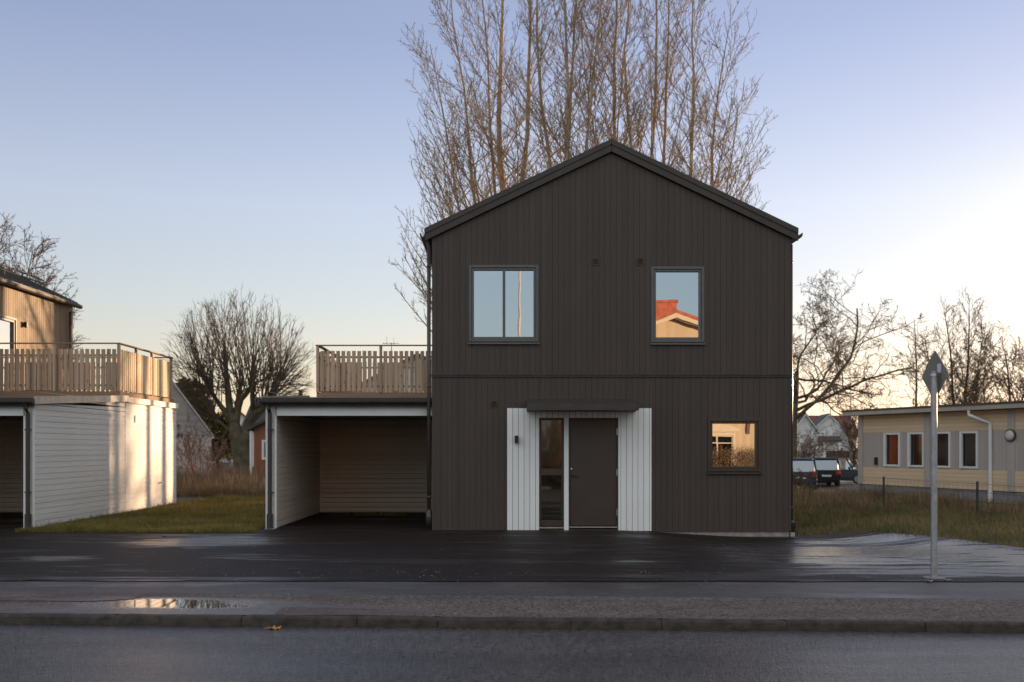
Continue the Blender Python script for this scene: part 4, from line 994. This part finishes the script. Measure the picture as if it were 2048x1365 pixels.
cnt += fan_tree('poplar furthest left, its low limbs sweeping out past the left eave', X_(1030), PY+.5, [(-.5, .5, 24, .30, 5), (.5, -.3, 24.5, .22, 6), (-2.6, .3, 21.5, .15, 1.5), (-3.5, -.8, 18.5, .12, 1.0), (-1.5, .6, 23, .14, 3), (-2.9, 1.2, 14.5, .09, .5), (-2.2, -1.2, 16.5, .09, .5)], 3, L1=7.4, spread=(-.6, 0), n1=32, low=.20, group=PG)
cnt += fan_tree('poplar with four close stems left of the roof ridge', X_(1120), PY-1.0, [(-.9, .4, 23.5, .17, 4), (.1, -.3, 25, .15, 4), (.8, .4, 24, .16, 5), (1.7, 0, 23.5, .15, 4)], 5, L1=6.8, n1=32, low=.34, group=PG)
cnt += fan_tree('poplar with one straight stem rising behind the roof ridge', X_(1220), PY+.3, [(.1, .3, 25, .17, 6), (-.9, 1.0, 22, .08, 8), (1.0, -.8, 21, .07, 8)], 8, L1=6.8, n1=32, low=.34, group=PG)
cnt += fan_tree('poplar with three stems just right of the roof ridge', X_(1298), PY+.8, [(-.9, .6, 24, .16, 5), (.35, -.4, 25, .15, 6), (1.1, .3, 23.5, .15, 6)], 13, L1=6.8, n1=32, low=.34, group=PG)
cnt += fan_tree('poplar furthest right, leaning stems above the right roof slope', X_(1378), PY+.4, [(.4, .3, 22.5, .17, 5), (1.5, .2, 20, .14, 5.5), (2.0, -.5, 16.5, .10, 5), (1.3, 1.0, 14, .09, 5)], 21, L1=7.0, spread=(.45, 0), n1=38, low=.30, group=PG)

def grow(r, tr, cr, p, d, Ln, rad, lv, prm):
    n = prm['n'][lv]; B = path(r, p, d, Ln, n, prm['wob'][lv], prm['up'][lv]); r1 = max(prm['rmin'], rad*prm['tap'])
    (tr if lv <= prm['trlv'] else cr).add(B, np.linspace(rad, r1, n), prm['sides'][lv])
    if lv+1 >= len(prm['n']): return
    k = prm['kids'][lv]
    for j in range(k):
        q = prm['q0'][lv]+(1-prm['q0'][lv])*((j+r.uniform(.2, 1))/k); p2, d2 = lerp_path(B, min(.999, q))
        a = math.radians(r.uniform(*prm['ang'][lv])); L2 = Ln*prm['len'][lv]*r.uniform(.6, 1.1)*(1.15-.5*q)
        grow(r, tr, cr, p2, tilt(r, d2, a), L2, max(prm['rmin'], rad*(1-.6*q)*prm['rk']), lv+1, prm)
def tree(label, x, y, L0, rad, prm, seed, bark, twig, name='bare_tree', stems=1, lean=.06, group=None, cat='tree', parts=('trunk', 'crown')):
    r = np.random.default_rng(seed); z0 = gh(x, y)-.05; t = thing(name, label, cat, (x, y, z0), group=group); tr, cr = Tubes(), Tubes()
    for s in range(stems):
        d = nrm(np.array([r.normal(0, lean), r.normal(0, lean), 1.0])); grow(r, tr, cr, np.array([x+r.normal(0, .05*(stems > 1)), y, z0]), d, L0*r.uniform(.9, 1.1), rad, 0, prm)
    tr.build(parts[0], bark, t, (x, y, z0))
    if cr.n: cr.build(parts[1], twig, t, (x, y, z0))
    return t
OAK = dict(n=[9, 9, 7, 6, 5, 4], wob=[.05, .20, .26, .30, .32, .3], up=[0, .03, .03, .03, .03, .03], rmin=.010, tap=.4, trlv=1, sides=[10, 7, 5, 4, 3, 3], kids=[8, 7, 6, 5, 5], q0=[.30, .25, .2, .15, .1], ang=[(40, 75), (35, 65), (35, 65), (30, 70), (30, 70)], len=[.62, .62, .55, .52, .5], rk=.55)
tree('gnarled bare tree right beside the dark house, arching over the parked cars', FX(1584, 80), 80, 9.0, .42, {**OAK, 'rmin': .014, 'len': [1.45, .66, .58, .52, .5], 'kids': [8, 8, 6, 5, 4], 'q0': [.5, .2, .2, .15, .1]}, 12, M['bark_moss'], M['twig_dark'])
RG = 'bare trees behind the yellow building'; RM = (M['bark_moss'], M['twig_dark'])
fan_tree('slender bare tree left of the road sign, behind the yellow building', FX(1840, 62), 62, [(-.5, 0, 10.4, .13, 1)], 31, L1=3.2, n1=28, low=.22, ang=(30, 70), up=.03, d2=4.2, d3=4.0, rk=1.1, name='bare_tree', group=RG, mats=RM, wob=.12, L2=(.3, .9), rmin=.009)
fan_tree('tall bare tree directly behind the road sign', FX(1916, 63), 63, [(-.8, 0, 11.2, .15, 2), (-1.9, .5, 9.6, .08, 1.5)], 33, L1=4.0, n1=44, low=.20, ang=(24, 56), up=.05, d2=4.2, d3=4.0, rk=1.1, name='bare_tree', group=RG, mats=RM, wob=.10, L2=(.3, 1.0), rmin=.009)
fan_tree('tallest bare tree to the right of the road sign', FX(1934, 62), 62.5, [(.35, 0, 11.7, .16, 2), (1.6, .5, 10.2, .09, 1.5)], 35, L1=4.0, n1=44, low=.20, ang=(24, 56), up=.05, d2=4.2, d3=4.0, rk=1.1, name='bare_tree', group=RG, mats=RM, wob=.10, L2=(.3, 1.0), rmin=.009)
SHR = dict(n=[8, 7, 6, 5], wob=[.08, .15, .2, .22], up=[.02, .05, .04, .02], rmin=.011, tap=.35, trlv=0, sides=[6, 4, 3, 3], kids=[14, 9, 6], q0=[.2, .15, .1], ang=[(25, 60), (30, 60), (30, 60)], len=[.5, .48, .5], rk=.5)
for i, (px, Y, h_t, lab) in enumerate([(1990, 60, 7.2, 'spreading bare tree near the right edge behind the yellow roof'), (2035, 58, 7.6, 'bare tree cut by the right edge of the picture'), (2080, 60, 7.5, 'bare tree just outside the right edge behind the yellow building'), (1965, 66, 6.0, 'low twiggy tree between the tall pair and the right-hand trees'),
        (1800, 68, 4.2, 'low twiggy tree left of the slender one behind the yellow roof'), (1760, 70, 3.9, 'thin twiggy bush above the middle of the yellow roof'), (1722, 72, 4.0, 'bare bush at the left end of the yellow roof by the street lamp'), (1870, 70, 4.4, 'low bare bush hidden behind the road sign')]):
    tree(lab, FX(px, Y), Y, h_t, .10 if h_t > 5 else .06, SHR, 50+i, M['bark_moss'], M['twig_dark'], stems=2 if h_t > 5 else 3, lean=.22, group='bare trees behind the yellow building')
fan_tree('large bare tree behind the left house, crown cut by the left edge', FX(-20, 62), 62, [(0, 0, 16.2, .26, 3), (2.0, .5, 14.5, .15, 2), (-2.6, 0, 15, .15, 2)], 71, L1=6.6, n1=56, low=.3, ang=(28, 72), up=.04, d2=3.4, d3=3.4, name='bare_tree', mats=RM, wob=.12, L2=(.5, 1.6), rmin=.0135)
fan_tree('smaller bare tree behind the lower end of the left roof', FX(84, 66), 66, [(.2, 0, 13.2, .18, 3), (1.4, .5, 11.6, .1, 2), (-1.2, 0, 12.2, .1, 2)], 73, L1=4.8, n1=44, low=.35, ang=(28, 68), up=.04, d2=3.2, d3=3.2, name='bare_tree', mats=RM, wob=.12, L2=(.5, 1.4), rmin=.0125)
# small bare bush and saplings by the grey building
for i, (px, Y, h_t, lab) in enumerate([(398, 40, 2.1, 'reddish bare shrub in front of the pale pink wall'), (374, 38, 2.6, 'thin upright sapling nearest the sunlit carport wall'), (388, 43, 2.9, 'thin upright sapling left of the reddish shrub'), (430, 50, 1.7, 'low reddish shrub at the corner of the grey building')]):
    tree(lab, FX(px, Y), Y, h_t, .022, {**SHR, 'rmin': .007, 'kids': [9, 6, 3] if i in (0, 3) else [8, 3, 2]}, 90+i, M['twig_red'], M['twig_red'], 'bare_shrub', stems=5 if i in (0, 3) else 1, lean=.3 if i in (0, 3) else .03, cat='shrub', parts=('stems', 'twigs'))
for i, (px, Y, h_t, lab) in enumerate([(1600, 46, 1.1, 'dry bramble bush below the blue-grey estate car'), (1612, 75, 3.2, 'tangled bare shrub between the dark house and the street houses')]):
    tree(lab, FX(px, Y), Y, h_t, .03, {**SHR, 'kids': [9, 6, 4]}, 97+i, M['twig_dark'], M['twig_dark'], 'bare_shrub', stems=7, lean=.4, cat='shrub', parts=('stems', 'twigs'))

def pollard(label, x, y, seed=5):
    r = np.random.default_rng(seed); t = thing('pollard_tree', label, 'tree', (x, y, 0)); tr, cr = Tubes(), Tubes(); s = y/FPX
    def q(px, py, dy=0): return np.array([(px-CX)*s, y+dy, EYE+(CY-py)*s])
    def smooth(cp, n=9):
        cp = np.array(cp); k = len(cp); out = []
        for i in range(n):
            u = i/(n-1)*(k-1); a = min(int(u), k-2); f = u-a
            p0 = cp[max(a-1, 0)]; p1 = cp[a]; p2 = cp[a+1]; p3 = cp[min(a+2, k-1)]
            out.append(.5*((2*p1)+(-p0+p2)*f+(2*p0-5*p1+4*p2-p3)*f*f+(-p0+3*p1-3*p2+p3)*f**3))
        return np.array(out)
    tr.add(smooth([q(486, 950), q(484, 930), q(479, 900), q(474, 872), q(468, 845)], 9), np.array([.66, .60, .54, .52, .50, .48, .44, .38, .30]), 12)
    tr.add(smooth([q(487, 930), q(488, 900), q(492, 870), q(498, 850)], 7), np.array([.40, .38, .36, .34, .32, .28, .25]), 10)
    limbs = [([q(470, 852), q(460, 820), q(456, 780), q(452, 740), q(449, 690)], .30, .10), ([q(469, 850), q(452, 826), q(437, 806), q(424, 780, -.5), q(405, 740, -1)], .22, .07),
             ([q(472, 850), q(476, 820), q(484, 796), q(500, 780), q(504, 750), q(508, 710)], .24, .07), ([q(496, 852), q(505, 830), q(522, 818), q(540, 800), q(556, 765)], .28, .08),
             ([q(498, 850), q(506, 822), q(510, 790, -.8), q(520, 750, -1.2)], .20, .07), ([q(468, 845, .3), q(465, 800, 1.2), q(470, 750, 2)], .22, .08), ([q(458, 862), q(440, 845), q(424, 838), q(408, 832, .5)], .10, .05),
             ([q(497, 850), q(512, 826, 1), q(530, 790, 1.8), q(545, 740, 2.6)], .2, .06)]
    LP_ = []
    for cp, a, b in limbs: P = smooth(cp, 9); tr.add(P, np.linspace(a, b, 9), 8); LP_.append(P)
    c = q(480, 735); Rx, Rz = 152*s, 152*s
    for i in range(400):
        th = math.radians(r.uniform(-38, 218)); ph = r.uniform(-1, 1); ry = math.sin(ph*PI/2)*.9
        e = np.array([math.cos(th)*Rx*math.sqrt(1-ry*ry*.8), ry*Rx, math.sin(th)*Rz*math.sqrt(1-ry*ry*.8)])*r.uniform(.80, 1.0)**.5+c
        P = min(LP_, key=lambda P_: np.linalg.norm((P_[5]-e)*np.array([1, .7, .35]))+r.uniform(0, 2.6))
        a, d0 = lerp_path(P, r.uniform(.35, .999)); Ln = np.linalg.norm(e-a); mid = a+(e-a)*.45+np.array([0, 0, -.02*Ln])+nrm(e-c)*.06*Ln; mid[2] += .10*Ln*(1-abs((e-c)[2])/Rz)
        n = 10; us = np.linspace(0, 1, n)[:, None]; B = (1-us)**2*a+2*us*(1-us)*mid+us**2*e+np.cumsum(r.normal(0, .014, (n, 3)), axis=0)*np.minimum(1, us*4)
        cr.add(B, np.linspace(.008+.0042*Ln, .008, n), 4)
        k2 = int(1+Ln*.9)
        for j in range(k2):
            t_ = .3+.7*(j+r.uniform(0, 1))/k2; p2, d2 = lerp_path(B, min(.999, t_)); L2 = r.uniform(.4, 1.1)*(1.15-.75*t_)
            C = path(r, p2, tilt(r, d2, math.radians(r.uniform(12, 34))), L2, 5, .04, .03); cr.add(C, np.linspace(.0095, .007, 5), 3)
            for k in range(2):
                p3, d3 = lerp_path(C, r.uniform(.2, .95)); cr.add(path(r, p3, tilt(r, d3, math.radians(r.uniform(15, 40))), r.uniform(.2, .55), 3, .06, .04), np.array([.0075, .0065, .006]), 3)
    tr.build('trunk', M['bark_moss'], t, (x, y, 0)); cr.build('crown', M['twig_mid'], t, (x, y, 0))
pollard('big round bare tree with mossy forked trunk, between the two carports', FX(484, 62), 62)

# leaf clusters: pine behind the warehouse, hedge and bushes across the road
def leaf_mesh(name, mat, parent, off, C, size, n_per, spread, seed, elong=1.0):
    r = np.random.default_rng(seed); C = np.repeat(np.array(C), n_per, axis=0); n = len(C)
    c = C+r.normal(0, 1, (n, 3))*np.array(spread); a = r.normal(0, 1, (n, 3)); a /= np.linalg.norm(a, axis=1, keepdims=True)
    b = np.cross(a, r.normal(0, 1, (n, 3))); b /= np.linalg.norm(b, axis=1, keepdims=True); s = size*r.uniform(.6, 1.3, (n, 1))
    V = np.stack([c-a*s*elong, c+b*s*.5, c+a*s*elong, c-b*s*.5], axis=1).reshape(-1, 3)-np.array(off)
    fast_mesh(name, V, np.arange(4*n).reshape(-1, 4), mat, parent)
def fast_mesh(name, V, F, mat, parent=None):
    k = F.shape[1]; me = bpy.data.meshes.new(name); me.vertices.add(len(V)); me.vertices.foreach_set('co', np.ascontiguousarray(V, dtype=np.float64).ravel())
    me.loops.add(F.size); me.loops.foreach_set('vertex_index', F.ravel().astype(np.int32)); me.polygons.add(len(F))
    me.polygons.foreach_set('loop_start', (np.arange(len(F))*k).astype(np.int32)); me.polygons.foreach_set('loop_total', np.full(len(F), k, dtype=np.int32))
    me.update(calc_edges=True); me.materials.append(mat); o = bpy.data.objects.new(name, me); COL.objects.link(o)
    if parent: o.parent = parent
    return o
def pine(label, x, y, h, seed):
    r = np.random.default_rng(seed); t = thing('pine_tree', label, 'tree', (x, y, 0), group='pines behind the grey building'); tr = Tubes(); z = np.linspace(0, h, 8); P = np.stack([x+0*z, y+0*z, z], 1); tr.add(P, np.linspace(.16, .04, 8), 8)
    cl = []
    for i in range(34):
        q = r.uniform(.22, 1); az = r.uniform(0, 2*PI); L1 = (1.15-q)*h*.42*r.uniform(.6, 1.1)+.25; B = path(r, np.array([x, y, q*h]), np.array([math.cos(az), math.sin(az), .25]), L1, 5, .1, .05)
        tr.add(B, np.linspace(.05, .015, 5), 4)
        for k in range(6): p, d = lerp_path(B, r.uniform(.35, 1)); cl.append(p+r.normal(0, .12, 3))
    tr.build('trunk', M['bark_moss'], t, (x, y, 0)); leaf_mesh('crown', M['needles'], t, (x, y, 0), cl, .16, 42, (.20, .20, .14), seed, 1.0)
pine('dark green pine with the highest top beside the grey gable', FX(378, 70), 70, 6.0, 3)
pine('dark green pine between the grey gable and the round tree', FX(408, 68), 68, 4.6, 4)
pine('low dark green pine at the foot of the grey roof slope', FX(436, 72), 72, 3.6, 6)
def bush(label, x, y, w_, d_, h, mat, seed, n=260, name='hedge', cat='hedge'):
    r = np.random.default_rng(seed); t = thing(name, label, cat, (x, y, 0)); tr = Tubes()
    for i in range(int(w_*14)):
        p = np.array([x+r.uniform(-w_/2, w_/2), y+r.uniform(-d_/2, d_/2), 0]); tr.add(path(r, p, np.array([r.normal(0, .25), r.normal(0, .25), 1]), h*r.uniform(.6, 1.15), 6, .12, .05), np.linspace(.018, .006, 6), 3)
    cl = np.stack([x+r.uniform(-w_/2, w_/2, n), y+r.uniform(-d_/2, d_/2, n), h*r.uniform(.05, .95, n)], 1)
    tr.build('stems', M['twig_dark'], t, (x, y, 0)); leaf_mesh('foliage', mat, t, (x, y, 0), cl, .028, 46, (.12, .12, .12), seed)
bush('brown hedge across the road, mirrored in the square window', 10.6, -6.2, 7.5, 1.0, 1.6, M['hedge_leaf'], 41, 700)
bush('dark hedge across the road, mirrored in the sidelight', -.8, -6.0, 13, 1.4, 3.1, M['hedge_leaf'], 42, 1500)

# ------------------------------------------------------------------ grass
def grass(name, mat, n, sampler, h0, h1, w_, seed, lean=.3, clump=.0):
    r = np.random.default_rng(seed); xy = sampler(r, n); n = len(xy)
    z = np.array([gh(a, b) for a, b in xy]); h = r.uniform(h0, h1, n)*(1+clump*np.sin(xy[:, 0]*2.3+np.sin(xy[:, 1]*1.7)*2)*np.sin(xy[:, 1]*2.9+1))
    an = r.uniform(0, PI, n); ww = w_*r.uniform(.6, 1.3, n); lx, ly = r.normal(0, lean, n)*h, r.normal(0, lean, n)*h
    b = np.stack([xy[:, 0], xy[:, 1], z-.01], 1); d = np.stack([np.cos(an)*ww, np.sin(an)*ww, 0*an], 1)
    mid = b+np.stack([lx*.35, ly*.35, h*.6], 1); top = b+np.stack([lx, ly, h], 1)
    V = np.stack([b-d, b+d, mid+d*.8, mid-d*.8, top], 1).reshape(-1, 3); i0 = np.arange(n)*5
    F = np.concatenate([np.stack([i0, i0+1, i0+2], 1), np.stack([i0, i0+2, i0+3], 1), np.stack([i0+3, i0+2, i0+4], 1)])
    tag(fast_mesh(name, V, F, mat), kind='stuff')
def rect(x0, x1, y0, y1, pw=1.0):
    def f(r, n): u = r.uniform(0, 1, n)**pw; return np.stack([r.uniform(x0, x1, n), y0+(y1-y0)*u], 1)
    return f
grass('lawn_grass', M['grass'], 90000, rect(-9.25, -4.75, 19.0, 36, 1.5), .05, .13, .005, 1, .35, .4)
grass('lawn_tufts', M['verge_grass'], 4200, rect(-9.25, -4.75, 19.05, 38, 1.2), .10, .24, .005, 9, .45)
grass('dry_field_grass', M['dry_grass'], 52000, rect(-22, -4.0, 33, 62, 1.3), .15, .50, .011, 2, .22, .45)
grass('dead_weeds', M['twig_dark'], 7000, rect(-16, -4.0, 35, 50, 1.2), .35, .85, .007, 12, .16, .5)
def verge(r, n):
    x = r.uniform(5.9, 20, n); y = 12.8+25*r.uniform(0, 1, n)**1.15; lim = np.array([dback(a) for a in x])
    k = (y > lim+.03) & (x < 13.2+(38.2-y)/2.88-.9); return np.stack([x[k], y[k]], 1)
grass('verge_grass', M['verge_grass'], 150000, verge, .06, .20, .006, 3, .4, .5)
grass('verge_tall_grass', M['dry_grass'], 5000, lambda r, n: np.stack([13.2+r.normal(0, .5, n)+(24-(yy := r.uniform(18, 36, n)))*-.0+(30-yy)*.12, yy], 1), .2, .5, .007, 4, .3, .5)
grass('verge_tall_grass', M['dry_grass'], 6000, rect(6.0, 11, 27, 40), .2, .55, .007, 6, .3, .5)
def seam(r, n):
    x = r.uniform(-3, 9, n); k = (np.sin(x*2.3)+np.sin(x*5.1+1)+r.uniform(-1, 1, n)) > .7; x = x[k]; return np.stack([x, 12.125-.006*x+r.normal(0, .012, len(x))], 1)
grass('seam_weeds', M['dry_grass'], 2200, seam, .008, .035, .003, 5, .6)
grass('carport_weeds', M['grass'], 260, lambda r, n: np.stack([r.normal(-2.95, .32, n), r.normal(23.9, .12, n)], 1), .04, .14, .008, 15, .6)
# grit and small stones scattered over the paving
gr = np.random.default_rng(77); gv, gf = [], []
for i in range(900):
    x = gr.uniform(-7, 8.5); y = gr.choice([gr.uniform(9.7, 12), gr.uniform(12, 13.2), gr.uniform(12, 19)]); q = gr.uniform(.003, .008); z = gh(x, y)+(.014 if y < 12.1 else .024)
    k = len(gv); gv += [(x-q, y, z), (x, y-q, z), (x+q, y, z), (x, y+q, z), (x+gr.uniform(-q, q)*.4, y, z+q*1.1)]; gf += [(k, k+1, k+4), (k+1, k+2, k+4), (k+2, k+3, k+4), (k+3, k, k+4)]
tag(MB().add(gv, gf).build('grit', M['grit'], None), kind='stuff')
# leaves and litter on the paving
def leaf(label, x, y, z, s, rz, mat=None):
    m = MB(); pts = []
    for k in range(15):
        a = 2*PI*k/15; rr = s*(1 if k % 3 == 0 else .55); pts.append((rr*math.cos(a), rr*math.sin(a), .004+.02*(k % 3 == 0)+.008*math.sin(k*2.1)))
    m.add([(0, 0, .006)]+pts, [(0, i+1, (i+1) % 15+1) for i in range(15)]); m.tube([(0, 0, .006), (-s*1.3, .01, .012)], .0025, 4)
    o = m.build('fallen_leaf', mat or M['leaf'], None); o.location = (x, y, z); o.rotation_euler = (0, 0, rz); tag(o, label, 'leaf', 'fallen leaves'); return o
leaf('orange maple leaf lying on the road against the kerb', FX(549, 9.45), 9.44, -.072, .075, .5)
for i, (px, py, lab) in enumerate([(330, 1074, 'dark leaf on the black driveway near the lawn edge'), (1858, 1164, 'pale leaf left of the foot of the sign pole'), (1893, 1162, 'small pale leaf right of the foot of the sign pole')]):
    Y = 1.63*FPX/(py-CY); o = leaf(lab, FX(px, Y), Y, gh(FX(px, Y), Y)+.024, .055, i*1.3, M['brown_trim'] if i == 0 else M['plinth'])
print('polylines', cnt)
